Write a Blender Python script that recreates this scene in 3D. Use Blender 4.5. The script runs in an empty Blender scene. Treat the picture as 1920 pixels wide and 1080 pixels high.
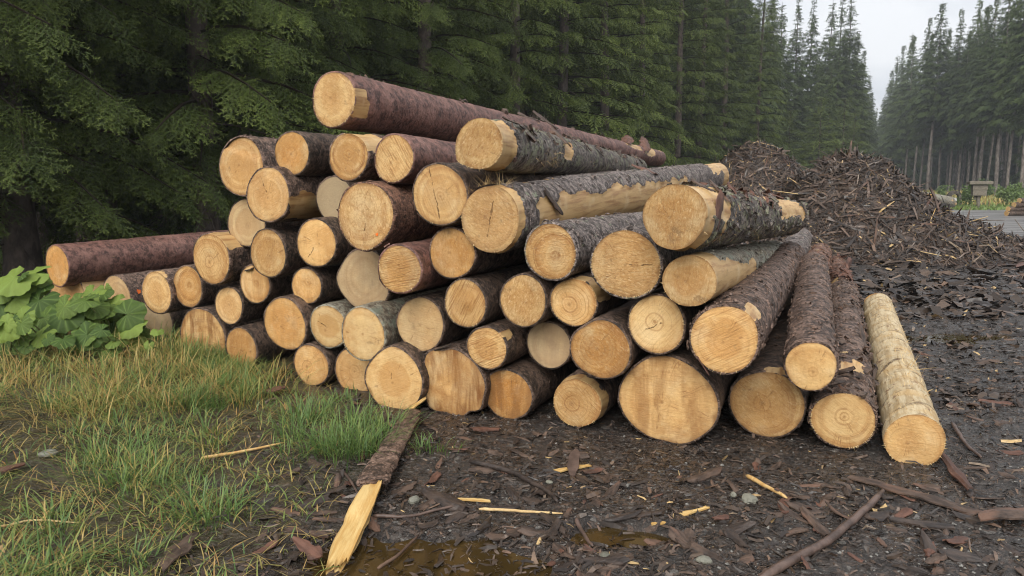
import bpy, math, random
import numpy as np
from mathutils import Vector, Matrix

R = math.radians
rng = np.random.default_rng(11)
random.seed(11)
scene = bpy.context.scene
COL = scene.collection

# ------------------------------------------------------------------ camera
CAM_H = 1.6
FPX = 1400.0                      # focal length in photograph pixels (1920 wide)
PITCH = math.atan(200.0 / FPX)    # camera tilted slightly down
cam_d = bpy.data.cameras.new('camera')
cam_d.sensor_width = 36.0
cam_d.lens = FPX / 1920.0 * 36.0
cam_d.clip_start = 0.05
cam_d.clip_end = 3000.0
cam = bpy.data.objects.new('camera', cam_d)
cam.location = (0, 0, CAM_H)
cam.rotation_euler = (math.pi / 2 - PITCH, 0, 0)
COL.objects.link(cam)
scene.camera = cam

# ------------------------------------------------------------------ sky and light
SUN_EL, SUN_AZ = R(40), R(200)    # soft sun behind thin cloud, behind the camera
world = bpy.data.worlds.new('World')
scene.world = world
world.use_nodes = True
wn, wl = world.node_tree.nodes, world.node_tree.links
wn.clear()
w_out = wn.new('ShaderNodeOutputWorld')
sky = wn.new('ShaderNodeTexSky')
sky.sky_type = 'NISHITA'
sky.sun_disc = False
sky.sun_elevation = SUN_EL
sky.sun_rotation = SUN_AZ
sky.air_density = 1.0
sky.dust_density = 4.0
bg_sky = wn.new('ShaderNodeBackground')
bg_sky.inputs['Strength'].default_value = 0.05
wl.new(sky.outputs[0], bg_sky.inputs['Color'])
# overcast: a nearly even grey cloud deck in front of the clear sky
tc = wn.new('ShaderNodeTexCoord')
mp = wn.new('ShaderNodeMapping')
mp.inputs['Scale'].default_value = (1.6, 1.6, 5.0)
wl.new(tc.outputs['Generated'], mp.inputs['Vector'])
nz = wn.new('ShaderNodeTexNoise')
nz.inputs['Scale'].default_value = 2.2
nz.inputs['Detail'].default_value = 5.0
nz.inputs['Roughness'].default_value = 0.5
wl.new(mp.outputs[0], nz.inputs['Vector'])
cr = wn.new('ShaderNodeValToRGB')
cr.color_ramp.elements[0].position = 0.38
cr.color_ramp.elements[0].color = (0.47, 0.505, 0.56, 1)
cr.color_ramp.elements[1].position = 0.62
cr.color_ramp.elements[1].color = (0.69, 0.70, 0.72, 1)
wl.new(nz.outputs['Fac'], cr.inputs['Fac'])
bg_cl = wn.new('ShaderNodeBackground')
bg_cl.inputs['Strength'].default_value = 0.62
wl.new(cr.outputs[0], bg_cl.inputs['Color'])
mx = wn.new('ShaderNodeMixShader')
mx.inputs[0].default_value = 0.9
wl.new(bg_sky.outputs[0], mx.inputs[1])
wl.new(bg_cl.outputs[0], mx.inputs[2])
wl.new(mx.outputs[0], w_out.inputs['Surface'])

sun_d = bpy.data.lights.new('sun', 'SUN')
sun_d.energy = 1.5
sun_d.angle = R(50)
sun_d.color = (1.0, 0.96, 0.9)
sun = bpy.data.objects.new('sun', sun_d)
# direction the light comes from
sdir = Vector((math.sin(SUN_AZ) * math.cos(SUN_EL), math.cos(SUN_AZ) * math.cos(SUN_EL), math.sin(SUN_EL)))
sun.rotation_euler = sdir.to_track_quat('Z', 'Y').to_euler()
sun.location = (0, -5, 20)
COL.objects.link(sun)

scene.view_settings.view_transform = 'Standard'
scene.view_settings.look = 'None'
scene.view_settings.gamma = 1.0
scene.view_settings.use_curve_mapping = False
scene.view_settings.exposure = 1.35
cy = scene.cycles
cy.use_denoising = True
cy.filter_width = 1.1
cy.use_adaptive_sampling = True
cy.adaptive_threshold = 0.02
cy.max_bounces = 4
cy.diffuse_bounces = 2
cy.glossy_bounces = 2
cy.transmission_bounces = 3
cy.transparent_max_bounces = 6
cy.volume_bounces = 0
cy.caustics_reflective = False
cy.caustics_refractive = False

# ------------------------------------------------------------------ helpers: camera geometry
FWD = np.array([0, math.cos(PITCH), -math.sin(PITCH)])
UPC = np.array([0, math.sin(PITCH), math.cos(PITCH)])
CPOS = np.array([0, 0, CAM_H])
LOG_ANG = R(25)
D0 = np.array([math.sin(LOG_ANG), math.cos(LOG_ANG), 0.0])

def ray(px, py):
    return np.array([1.0, 0, 0]) * (px - 960) + UPC * (540 - py) + FWD * FPX

def on_plane(px, py, s):            # vertical plane across the log axis
    d = ray(px, py)
    return CPOS + d * (s / d.dot(D0))

def on_ground(px, py, z=0.0):
    d = ray(px, py)
    return CPOS + d * ((z - CAM_H) / d[2])

def at_depth(px, py, y):
    d = ray(px, py)
    return CPOS + d * (y / d[1])

# ------------------------------------------------------------------ helpers: noise
def _hash(ix, iy, iz):
    h = (ix.astype(np.int64) * 374761393 + iy.astype(np.int64) * 668265263 + iz.astype(np.int64) * 2147483647) & 0xFFFFFFFF
    h = ((h ^ (h >> 13)) * 1274126177) & 0xFFFFFFFF
    h = (h ^ (h >> 16)) & 0xFFFFFF
    return h / float(0xFFFFFF) * 2 - 1

def vnoise(p):
    p = np.asarray(p, float)
    i = np.floor(p).astype(np.int64)
    f = p - i
    f = f * f * (3 - 2 * f)
    out = 0
    for dx in (0, 1):
        wx = f[..., 0] if dx else 1 - f[..., 0]
        for dy in (0, 1):
            wy = f[..., 1] if dy else 1 - f[..., 1]
            for dz in (0, 1):
                wz = f[..., 2] if dz else 1 - f[..., 2]
                out = out + wx * wy * wz * _hash(i[..., 0] + dx, i[..., 1] + dy, i[..., 2] + dz)
    return out

def fbm(p, octv=4, gain=0.5):
    p = np.asarray(p, float)
    a, s, t = 1.0, 0, 0
    for k in range(octv):
        s = s + a * vnoise(p * (2 ** k) + 17.3 * k)
        t += a
        a *= gain
    return s / t

def sstep(a, b, x):
    t = np.clip((x - a) / (b - a), 0, 1)
    return t * t * (3 - 2 * t)

# ------------------------------------------------------------------ helpers: meshes and objects
def mesh_np(name, V, F, mat=None, attrs=None, smooth=True):
    V = np.ascontiguousarray(V, dtype=np.float32)
    me = bpy.data.meshes.new(name)
    if isinstance(F, np.ndarray):
        F = np.ascontiguousarray(F, dtype=np.int32)
        me.vertices.add(len(V))
        me.vertices.foreach_set('co', V.ravel())
        me.loops.add(F.size)
        me.loops.foreach_set('vertex_index', F.ravel())
        me.polygons.add(len(F))
        me.polygons.foreach_set('loop_start', np.arange(0, F.size, F.shape[1], dtype=np.int32))
        me.update(calc_edges=True)
    else:
        me.from_pydata([tuple(v) for v in V], [], [tuple(f) for f in F])
        me.update()
    me.polygons.foreach_set('use_smooth', np.full(len(me.polygons), bool(smooth)))
    for k, a in (attrs or {}).items():
        a = np.asarray(a, dtype=np.float32)
        if a.ndim == 1:
            at = me.attributes.new(k, 'FLOAT', 'POINT')
            at.data.foreach_set('value', a)
        else:
            at = me.attributes.new(k, 'FLOAT_VECTOR', 'POINT')
            at.data.foreach_set('vector', a.ravel())
    if mat is not None:
        me.materials.append(mat)
    return me

def link(name, me, parent=None, loc=None, rot=None, scale=None, mat4=None):
    o = bpy.data.objects.new(name, me)
    COL.objects.link(o)
    if parent is not None:
        o.parent = parent
    if mat4 is not None:
        o.matrix_world = mat4
    if loc is not None:
        o.location = loc
    if rot is not None:
        o.rotation_euler = rot
    if scale is not None:
        o.scale = scale if hasattr(scale, '__len__') else (scale,) * 3
    return o

def tag(o, label=None, cat=None, group=None, kind=None):
    if label: o['label'] = label
    if cat: o['category'] = cat
    if group: o['group'] = group
    if kind: o['kind'] = kind
    return o

def grid_faces(nu, nv, wrap_v=False):     # index = i*nv + j
    i = np.arange(nu - 1)[:, None]
    j = np.arange(nv if wrap_v else nv - 1)[None, :]
    j2 = (j + 1) % nv
    a = i * nv + j
    return np.stack([a, i * nv + j2, (i + 1) * nv + j2, (i + 1) * nv + j], -1).reshape(-1, 4)

def tube(points, radii, seg=8, wob=0.0, seed=0):
    P = np.asarray(points, float)
    n = len(P)
    T = np.gradient(P, axis=0)
    T /= np.linalg.norm(T, axis=1, keepdims=True) + 1e-9
    ref = np.array([0, 0, 1.0]) if abs(T[0][2]) < 0.9 else np.array([1.0, 0, 0])
    U = np.cross(T, ref); U /= np.linalg.norm(U, axis=1, keepdims=True) + 1e-9
    W = np.cross(T, U)
    a = np.linspace(0, 2 * np.pi, seg, endpoint=False)
    rr = np.asarray(radii, float)[:, None] * np.ones(seg)[None, :]
    if wob:
        q = np.stack([np.cos(a)[None, :] * np.ones((n, 1)), np.sin(a)[None, :] * np.ones((n, 1)), np.arange(n)[:, None] * 0.7 * np.ones((1, seg))], -1)
        rr = rr * (1 + wob * fbm(q * 1.7 + seed * 3.1, 3))
    V = P[:, None, :] + rr[..., None] * (np.cos(a)[None, :, None] * U[:, None, :] + np.sin(a)[None, :, None] * W[:, None, :])
    V = V.reshape(-1, 3)
    F = [tuple(f) for f in grid_faces(n, seg, True)]
    F.append(tuple(range(seg - 1, -1, -1)))
    F.append(tuple((n - 1) * seg + k for k in range(seg)))
    return V, F

def boxv(x0, x1, y0, y1, z0, z1):
    V = np.array([(x, y, z) for z in (z0, z1) for y in (y0, y1) for x in (x0, x1)], float)
    F = [(0, 2, 3, 1), (4, 5, 7, 6), (0, 1, 5, 4), (2, 6, 7, 3), (0, 4, 6, 2), (1, 3, 7, 5)]
    return V, F

def sheet_mesh(name, L, W, curl, seed, mat, nu=9, nv=5, thick=0.006, jag=0.25, twist=0.0, bend=0.0):
    """a torn, curled sheet of bark: long axis x, width y, two skins and a closed rim"""
    r = np.random.default_rng(seed)
    u = np.linspace(-0.5, 0.5, nu); v = np.linspace(-0.5, 0.5, nv)
    U, Vv = np.meshgrid(u, v, indexing='ij')
    endn = 1 - 0.45 * np.abs(2 * U) ** 3
    wl = 1 + jag * r.uniform(-1, 1, nu)[:, None]
    ll = 1 + jag * 0.5 * r.uniform(-1, 1, nv)[None, :]
    X = U * L * ll
    A = Vv * curl
    Y = np.where(abs(curl) > 1e-3, W * np.sin(A) / max(abs(curl), 1e-3), Vv * W) * wl * endn
    Z = W * (1 - np.cos(A)) / max(abs(curl), 1e-3) * (-1)
    Z = Z + fbm(np.stack([X * 9 + seed, Y * 9, X * 0], -1), 3) * 0.18 * W + bend * L * (U ** 2)
    a = twist * U
    Y, Z = Y * np.cos(a) - Z * np.sin(a), Y * np.sin(a) + Z * np.cos(a)
    top = np.stack([X, Y, Z], -1).reshape(-1, 3)
    bot = top - np.array([0, 0, thick])
    n = nu * nv
    F = [tuple(f) for f in grid_faces(nu, nv)]
    F2 = [tuple(n + k for k in f[::-1]) for f in F]
    rim = [i * nv for i in range(nu)] + [(nu - 1) * nv + j for j in range(1, nv)] + [i * nv + nv - 1 for i in range(nu - 2, -1, -1)] + [j for j in range(nv - 2, 0, -1)]
    S = [(rim[k], n + rim[k], n + rim[(k + 1) % len(rim)], rim[(k + 1) % len(rim)]) for k in range(len(rim))]
    V = np.concatenate([top, bot])
    return mesh_np(name, V, F + F2 + S, mat, smooth=(nu * nv > 60))

# ------------------------------------------------------------------ helpers: materials
def new_mat(name):
    m = bpy.data.materials.new(name)
    m.use_nodes = True
    n, l = m.node_tree.nodes, m.node_tree.links
    n.clear()
    out = n.new('ShaderNodeOutputMaterial')
    p = n.new('ShaderNodeBsdfPrincipled')
    l.new(p.outputs[0], out.inputs['Surface'])
    return m, n, l, p

class NB:
    """small node-building shorthand"""
    def __init__(self, n, l):
        self.n, self.l = n, l
    def sock(self, inp, v):
        if isinstance(v, bpy.types.NodeSocket):
            self.l.new(v, inp)
        elif v is not None:
            if inp.type == 'RGBA' and len(v) == 3: v = (*v, 1)
            inp.default_value = v
    def math(self, op, a, b=None, c=None, clamp=False):
        x = self.n.new('ShaderNodeMath'); x.operation = op; x.use_clamp = clamp
        self.sock(x.inputs[0], a)
        if b is not None: self.sock(x.inputs[1], b)
        if c is not None: self.sock(x.inputs[2], c)
        return x.outputs[0]
    def vmath(self, op, a, b=None):
        x = self.n.new('ShaderNodeVectorMath'); x.operation = op
        self.sock(x.inputs[0], a)
        if b is not None:
            if op == 'SCALE': self.sock(x.inputs['Scale'], b)
            else: self.sock(x.inputs[1], b)
        return x.outputs['Value'] if op in ('LENGTH', 'DOT_PRODUCT', 'DISTANCE') else x.outputs[0]
    def mix(self, f, a, b, mode='MIX'):
        x = self.n.new('ShaderNodeMix'); x.data_type = 'RGBA'; x.blend_type = mode
        self.sock(x.inputs[0], f); self.sock(x.inputs[6], a); self.sock(x.inputs[7], b)
        return x.outputs[2]
    def noise(self, vec, scale, detail=3, rough=0.5, dist=0.0, out='Fac'):
        x = self.n.new('ShaderNodeTexNoise')
        self.sock(x.inputs['Vector'], vec)
        x.inputs['Scale'].default_value = scale; x.inputs['Detail'].default_value = detail
        x.inputs['Roughness'].default_value = rough; x.inputs['Distortion'].default_value = dist
        return x.outputs[out]
    def voro(self, vec, scale, feat='DISTANCE_TO_EDGE', out='Distance'):
        x = self.n.new('ShaderNodeTexVoronoi'); x.feature = feat
        self.sock(x.inputs['Vector'], vec); x.inputs['Scale'].default_value = scale
        return x.outputs[out]
    def ramp(self, f, a, b, lo=0.0, hi=1.0):
        x = self.n.new('ShaderNodeMapRange'); x.interpolation_type = 'SMOOTHSTEP'
        self.sock(x.inputs[0], f); x.inputs[1].default_value = a; x.inputs[2].default_value = b
        x.inputs[3].default_value = lo; x.inputs[4].default_value = hi
        return x.outputs[0]
    def attr(self, name, kind='GEOMETRY', out='Fac'):
        x = self.n.new('ShaderNodeAttribute'); x.attribute_name = name; x.attribute_type = kind
        return x.outputs[out]
    def obj(self):
        return self.n.new('ShaderNodeTexCoord').outputs['Object']
    def pos(self):
        return self.n.new('ShaderNodeNewGeometry').outputs['Position']
    def rand(self):
        return self.n.new('ShaderNodeObjectInfo').outputs['Random']
    def comb(self, x, y, z):
        c = self.n.new('ShaderNodeCombineXYZ')
        self.sock(c.inputs[0], x); self.sock(c.inputs[1], y); self.sock(c.inputs[2], z)
        return c.outputs[0]
    def sep(self, v):
        c = self.n.new('ShaderNodeSeparateXYZ'); self.l.new(v, c.inputs[0])
        return c.outputs
    def scale(self, v, s):
        x = self.n.new('ShaderNodeVectorMath'); x.operation = 'MULTIPLY'
        self.sock(x.inputs[0], v); x.inputs[1].default_value = s
        return x.outputs[0]
    def bump(self, h, strength=0.5, dist=0.01):
        x = self.n.new('ShaderNodeBump'); x.inputs['Strength'].default_value = strength
        x.inputs['Distance'].default_value = dist
        self.l.new(h, x.inputs['Height'])
        return x.outputs[0]

def shifted(nb, amt=13.0):               # object coordinates moved by a per-object random amount
    r = nb.rand()
    off = nb.comb(nb.math('MULTIPLY', r, amt), nb.math('MULTIPLY', r, amt * 1.7), nb.math('MULTIPLY', r, amt * 2.9))
    return nb.vmath('ADD', nb.obj(), off)

WOOD_PALE = (0.60, 0.41, 0.20)

def bark_material(name, dark, mid, high, lichen=0.0, lichen_col=(0.30, 0.33, 0.22), flake=38.0, rough=0.6, bare=(0.58, 0.38, 0.17), bump=0.6, crk=0.45, cellw=0.75):
    m, n, l, p = new_mat(name); nb = NB(n, l)
    v = shifted(nb)
    vs = nb.scale(v, (1, 1, 1.25))
    big = nb.noise(vs, 3.5, 4, 0.6)
    med = nb.noise(vs, 16, 4, 0.65)
    fine = nb.noise(v, 90, 3, 0.6)
    warp = nb.vmath('ADD', vs, nb.vmath('SCALE', nb.noise(vs, 20, 2, out='Color'), 0.035))
    edge = nb.voro(warp, flake)
    crev = nb.ramp(edge, 0.0, 0.16)
    c = nb.mix(nb.ramp(med, 0.40, 0.60), tuple(x * 0.75 for x in dark), mid)
    c = nb.mix(nb.ramp(big, 0.48, 0.66), c, high)
    fl2 = nb.noise(vs, 40, 4, 0.72)
    cell = nb.sep(nb.voro(warp, flake * 0.9, 'F1', 'Color'))[0]
    c = nb.mix(nb.ramp(cell, 0.55, 0.95, 0, cellw), c, tuple(min(1, x * 1.25) for x in high))
    c = nb.mix(nb.ramp(cell, 0.40, 0.05, 0, cellw), c, tuple(x * 0.55 for x in dark))
    c = nb.mix(nb.ramp(fl2, 0.54, 0.66, 0, 0.6), c, tuple(min(1, x * 1.35 + 0.02) for x in high))
    c = nb.mix(nb.ramp(fl2, 0.44, 0.34, 0, 0.7), c, tuple(x * 0.5 for x in dark))
    c = nb.mix(nb.math('MULTIPLY', nb.math('SUBTRACT', 1.0, crev), crk), c, tuple(x * 0.45 for x in dark))
    c = nb.mix(nb.ramp(fine, 0.62, 0.8, 0, 0.45), c, tuple(min(1, x * 1.8 + 0.05) for x in high))
    spk = nb.noise(v, 55, 4, 0.75)
    c = nb.mix(nb.ramp(spk, 0.64, 0.74, 0, 0.5), c, (0.30, 0.26, 0.22))
    nick = nb.noise(nb.scale(v, (1, 1, 4.5)), 9, 5, 0.7)
    c = nb.mix(nb.ramp(nick, 0.60, 0.68, 0, 0.75), c, tuple(x * 0.5 for x in dark))
    torn = nb.noise(nb.scale(v, (1, 1, 0.5)), 7, 5, 0.7)
    c = nb.mix(nb.ramp(torn, 0.63, 0.72, 0, 0.7), c, tuple(x * 1.25 + y for x, y in zip(high, (0.05, 0.015, 0.0))))
    c = nb.mix(nb.ramp(torn, 0.38, 0.28, 0, 0.7), c, tuple(x * 0.6 for x in dark))
    if lichen > 0:
        li = nb.noise(v, 11, 5, 0.7)
        c = nb.mix(nb.ramp(li, 0.62 - 0.25 * lichen, 0.72 - 0.2 * lichen, 0, 0.85), c, lichen_col)
    # bare wood where bark has been torn off
    st = nb.attr('strip')
    edgy = nb.noise(nb.scale(v, (1, 1, 0.35)), 22, 4, 0.65)
    stn = nb.math('ADD', st, nb.math('MULTIPLY', nb.math('SUBTRACT', edgy, 0.5), 0.7))
    isbark = nb.ramp(stn, -0.02, 0.04)
    strk = nb.noise(nb.scale(v, (26, 26, 2.5)), 1.0, 4, 0.6)
    wood = nb.mix(nb.ramp(strk, 0.42, 0.7), bare, (0.36, 0.19, 0.075))
    wood = nb.mix(nb.ramp(nb.noise(v, 5, 3), 0.55, 0.7, 0, 0.6), wood, (0.66, 0.50, 0.28))
    col = nb.mix(isbark, wood, c)
    l.new(col, p.inputs['Base Color'])
    l.new(nb.mix(isbark, (0.5,) * 3, (rough,) * 3), p.inputs['Roughness'])
    p.inputs['Specular IOR Level'].default_value = 0.4
    h = nb.math('ADD', nb.math('MULTIPLY', crev, crk), nb.math('ADD', nb.math('MULTIPLY', med, 0.8), nb.math('ADD', nb.math('ADD', nb.math('MULTIPLY', cell, 0.7), nb.math('MULTIPLY', fl2, 1.2)), nb.math('MULTIPLY', fine, 0.4))))
    h = nb.math('ADD', nb.math('MULTIPLY', h, isbark), nb.math('MULTIPLY', isbark, 1.2))
    h = nb.math('ADD', h, nb.math('MULTIPLY', strk, 0.25))
    l.new(nb.bump(h, bump, 0.016), p.inputs['Normal'])
    return m

BARK = {
    'red':   bark_material('bark_red', (0.085, 0.043, 0.033), (0.205, 0.100, 0.078), (0.265, 0.140, 0.110), flake=22, bump=0.5, rough=0.55, crk=0.1, cellw=0.3),
    'dark':  bark_material('bark_dark', (0.042, 0.029, 0.021), (0.115, 0.075, 0.054), (0.175, 0.115, 0.083)),
    'grey':  bark_material('bark_grey', (0.078, 0.058, 0.049), (0.215, 0.170, 0.148), (0.34, 0.28, 0.25), lichen=0.12, bump=0.9, flake=34),
    'lichen': bark_material('bark_lichen', (0.058, 0.045, 0.038), (0.155, 0.122, 0.105), (0.26, 0.215, 0.185), lichen=0.5, lichen_col=(0.28, 0.285, 0.18), bump=1.0, flake=30),
    'brown': bark_material('bark_brown', (0.068, 0.043, 0.031), (0.185, 0.115, 0.082), (0.28, 0.185, 0.14), bump=0.9, flake=30),
    'orange': bark_material('bark_orange', (0.10, 0.055, 0.036), (0.225, 0.115, 0.075), (0.33, 0.17, 0.11), bump=0.8),
    'pale':  bark_material('bark_pale', (0.17, 0.13, 0.095), (0.30, 0.245, 0.17), (0.33, 0.32, 0.25), lichen=0.4, lichen_col=(0.23, 0.25, 0.19), bump=0.6),
}

def peeled_material():
    m, n, l, p = new_mat('wood_peeled'); nb = NB(n, l)
    v = shifted(nb)
    strk = nb.noise(nb.scale(v, (34, 34, 3.0)), 1.0, 5, 0.65)
    c = nb.mix(nb.ramp(strk, 0.38, 0.66), (0.60, 0.49, 0.31), (0.40, 0.285, 0.15))
    c = nb.mix(nb.ramp(nb.noise(v, 6, 4), 0.5, 0.7, 0, 0.6), c, (0.50, 0.32, 0.13))
    rp = nb.attr('strip')
    g = nb.math('ADD', rp, nb.math('MULTIPLY', nb.math('SUBTRACT', nb.noise(v, 14, 4, 0.7), 0.5), 0.5))
    line = nb.math('MULTIPLY', nb.ramp(g, 0.84, 1.05), nb.ramp(nb.noise(v, 4, 2), 0.38, 0.55))
    rem = nb.noise(v, 9, 6, 0.75)
    c = nb.mix(nb.ramp(rem, 0.56, 0.66, 0, 0.85), c, (0.19, 0.11, 0.062))
    c = nb.mix(nb.math('MULTIPLY', line, 0.9), c, (0.10, 0.055, 0.028))
    l.new(c, p.inputs['Base Color'])
    p.inputs['Roughness'].default_value = 0.65
    p.inputs['Specular IOR Level'].default_value = 0.3
    h = nb.math('SUBTRACT', nb.math('MULTIPLY', strk, 0.8), line)
    l.new(nb.bump(h, 1.0, 0.012), p.inputs['Normal'])
    return m
BARK['peeled'] = peeled_material()

def face_material():
    m, n, l, p = new_mat('sawn_end_grain'); nb = NB(n, l)
    o = nb.obj()
    r = nb.rand()
    sh = nb.comb(nb.math('MULTIPLY', r, 31.0), nb.math('MULTIPLY', r, 17.0), nb.math('MULTIPLY', r, 7.0))
    v = nb.vmath('ADD', o, sh)
    A = lambda k: nb.attr(k, 'OBJECT')
    tone, rings, saw, stain, fuzz, grey = A('tone'), A('rings'), A('saw'), A('stain'), A('fuzz'), A('grey')
    pith = nb.comb(nb.math('MULTIPLY', nb.math('SUBTRACT', r, 0.5), 0.07), nb.math('MULTIPLY', nb.math('SUBTRACT', nb.math('FRACT', nb.math('MULTIPLY', r, 7.3)), 0.5), 0.07), 0.0)
    q = nb.vmath('SUBTRACT', o, pith)
    wob = nb.noise(v, 7, 3, out='Color')
    q = nb.vmath('ADD', q, nb.vmath('SCALE', nb.vmath('SUBTRACT', wob, (0.5, 0.5, 0.5)), 0.03))
    sx, sy, sz = nb.sep(q)
    flat = nb.comb(sx, sy, 0.0)
    dist = nb.vmath('LENGTH', flat)
    base = nb.mix(tone, (0.64, 0.445, 0.205), (0.51, 0.225, 0.048))
    # broad heartwood / sapwood and weather tints
    rad = nb.attr('rad')
    heart = nb.ramp(nb.math('ADD', rad, nb.math('MULTIPLY', nb.math('SUBTRACT', nb.noise(v, 6, 2), 0.5), 0.5)), 0.55, 0.8)
    base = nb.mix(nb.math('MULTIPLY', heart, 0.5), base, nb.mix(tone, (0.55, 0.355, 0.15), (0.56, 0.335, 0.115)))
    weath = nb.ramp(nb.math('FRACT', nb.math('MULTIPLY', r, 3.71)), 0.55, 0.95)
    wn_ = nb.ramp(nb.noise(v, 3.2, 5, 0.65), 0.38, 0.62)
    base = nb.mix(nb.math('MULTIPLY', nb.math('MULTIPLY', weath, wn_), 0.6), base, (0.37, 0.26, 0.14))
    blot = nb.noise(v, 5.0, 4, 0.6)
    base = nb.mix(nb.ramp(blot, 0.48, 0.68, 0, 0.55), base, (0.46, 0.24, 0.078))
    base = nb.mix(nb.ramp(blot, 0.5, 0.3, 0, 0.5), base, (0.66, 0.50, 0.28))
    mott = nb.noise(v, 24, 5, 0.7)
    base = nb.mix(nb.math('MULTIPLY', nb.ramp(mott, 0.48, 0.7), nb.math('ADD', 0.12, nb.math('MULTIPLY', fuzz, 0.45))), base, (0.35, 0.165, 0.052))
    base = nb.mix(nb.ramp(mott, 0.46, 0.3, 0, 0.35), base, (0.70, 0.52, 0.27))
    at2 = nb.math('ARCTAN2', sy, sx)
    ray_ = nb.noise(nb.comb(nb.math('MULTIPLY', at2, 5.0), nb.math('MULTIPLY', dist, 3.0), r), 1.0, 5, 0.7)
    base = nb.mix(nb.ramp(ray_, 0.56, 0.72, 0, 0.3), base, (0.36, 0.18, 0.06))
    # growth rings
    rn = nb.noise(nb.comb(nb.math('MULTIPLY', dist, 62.0), r, 0.3), 1.0, 2, 0.7)
    rfac = nb.math('MULTIPLY', nb.math('MULTIPLY', nb.ramp(rn, 0.46, 0.62), nb.math('ADD', nb.math('MULTIPLY', rings, 1.1), 0.12, clamp=True)), nb.ramp(nb.noise(v, 9, 3), 0.35, 0.65, 0.35, 1.0))
    base = nb.mix(rfac, base, (0.27, 0.12, 0.038))
    rn2 = nb.noise(nb.comb(nb.math('MULTIPLY', dist, 26.0), r, 1.7), 1.0, 1, 0.5)
    base = nb.mix(nb.math('MULTIPLY', nb.ramp(rn2, 0.48, 0.66), nb.math('MULTIPLY', rings, 0.75)), base, (0.40, 0.185, 0.055))
    base = nb.mix(nb.math('MULTIPLY', nb.ramp(rn2, 0.45, 0.3), nb.math('MULTIPLY', rings, 0.5)), base, (0.68, 0.49, 0.24))
    hsel = nb.math('FRACT', nb.math('MULTIPLY', r, 5.13))
    hw = nb.ramp(nb.math('ADD', rad, nb.math('MULTIPLY', nb.math('SUBTRACT', nb.noise(v, 8, 4, 0.6), 0.5), 0.45)), 0.66, 0.5)
    base = nb.mix(nb.math('MULTIPLY', hw, nb.math('MULTIPLY', nb.ramp(hsel, 0.3, 0.9), 0.6)), base, (0.44, 0.225, 0.068))
    pd = nb.ramp(dist, 0.016, 0.004)
    base = nb.mix(nb.math('MULTIPLY', pd, 0.55), base, (0.25, 0.12, 0.04))
    # short drying checks running out from the pith
    chk = nb.noise(nb.comb(nb.math('MULTIPLY', at2, 3.2), nb.math('MULTIPLY', dist, 1.2), nb.math('MULTIPLY', r, 9.0)), 1.0, 2, 0.5)
    ck2 = nb.math('MULTIPLY', nb.ramp(nb.math('ABSOLUTE', nb.math('SUBTRACT', chk, 0.5)), 0.012, 0.003), nb.ramp(nb.noise(v, 10, 2), 0.5, 0.62))
    base = nb.mix(nb.math('MULTIPLY', ck2, 0.6), base, (0.20, 0.095, 0.036))
    # mud and grey weathering
    mud = nb.noise(v, 8.5, 6, 0.72, 0.3)
    base = nb.mix(nb.ramp(mud, 0.60, 0.72, 0, 0.65), base, (0.19, 0.115, 0.055))
    # chewed, fuzzy fibres
    ang = nb.math('MULTIPLY', r, 6.28)
    rot = n.new('ShaderNodeVectorRotate'); rot.rotation_type = 'Z_AXIS'
    l.new(o, rot.inputs['Vector']); l.new(ang, rot.inputs['Angle'])
    fz = nb.noise(nb.scale(rot.outputs[0], (38, 85, 1)), 1.0, 5, 0.75, 1.0)
    base = nb.mix(nb.math('MULTIPLY', nb.ramp(fz, 0.5, 0.72), nb.math('MULTIPLY', fuzz, 1.0)), base, (0.31, 0.145, 0.046))
    base = nb.mix(nb.math('MULTIPLY', nb.ramp(fz, 0.5, 0.3), nb.math('MULTIPLY', fuzz, 0.8)), base, (0.74, 0.56, 0.31))
    # arcs left by the saw bar
    sw = nb.noise(nb.scale(rot.outputs[0], (5, 95, 1)), 1.0, 3, 0.6, 0.25)
    base = nb.mix(nb.math('MULTIPLY', nb.ramp(sw, 0.5, 0.62), nb.math('MULTIPLY', saw, 0.85)), base, (0.30, 0.145, 0.05))
    # water stains running down
    sn = nb.noise(nb.scale(v, (9, 1.6, 1)), 1.0, 4, 0.6, 0.5)
    base = nb.mix(nb.math('MULTIPLY', nb.ramp(sn, 0.40, 0.64), stain), base, (0.205, 0.088, 0.028))
    sn2 = nb.noise(v, 4.2, 5, 0.65, 0.4)
    base = nb.mix(nb.math('MULTIPLY', nb.ramp(sn2, 0.46, 0.68), nb.math('MULTIPLY', stain, 0.75)), base, (0.33, 0.16, 0.052))
    # grubby rim
    rim = nb.ramp(nb.math('ADD', rad, nb.math('MULTIPLY', nb.math('SUBTRACT', nb.noise(v, 14, 3), 0.5), 0.35)), 0.9, 1.06)
    base = nb.mix(nb.math('MULTIPLY', rim, 0.9), base, (0.22, 0.115, 0.045))
    base = nb.mix(grey, base, (0.36, 0.29, 0.19))
    speck = nb.noise(v, 140, 2, 0.5)
    base = nb.mix(nb.ramp(speck, 0.66, 0.78, 0, 0.5), base, (0.25, 0.13, 0.05))
    # drying cracks (distance to a line through the pith, as attribute)
    ck = nb.attr('crack')
    ckn = nb.math('ADD', ck, nb.math('MULTIPLY', nb.math('SUBTRACT', nb.noise(v, 13, 4, 0.7), 0.5), 0.05))
    cm = nb.math('MULTIPLY', nb.ramp(nb.math('ABSOLUTE', ckn), 0.0038, 0.001), nb.ramp(nb.noise(v, 22, 2), 0.38, 0.55, 0.0, 0.65))
    base = nb.mix(cm, base, (0.09, 0.045, 0.02))
    val = nb.math('ADD', 0.86, nb.math('MULTIPLY', nb.math('FRACT', nb.math('MULTIPLY', r, 13.7)), 0.34))
    base = nb.vmath('SCALE', base, val)
    l.new(base, p.inputs['Base Color'])
    p.inputs['Roughness'].default_value = 0.7
    p.inputs['Specular IOR Level'].default_value = 0.25
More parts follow.
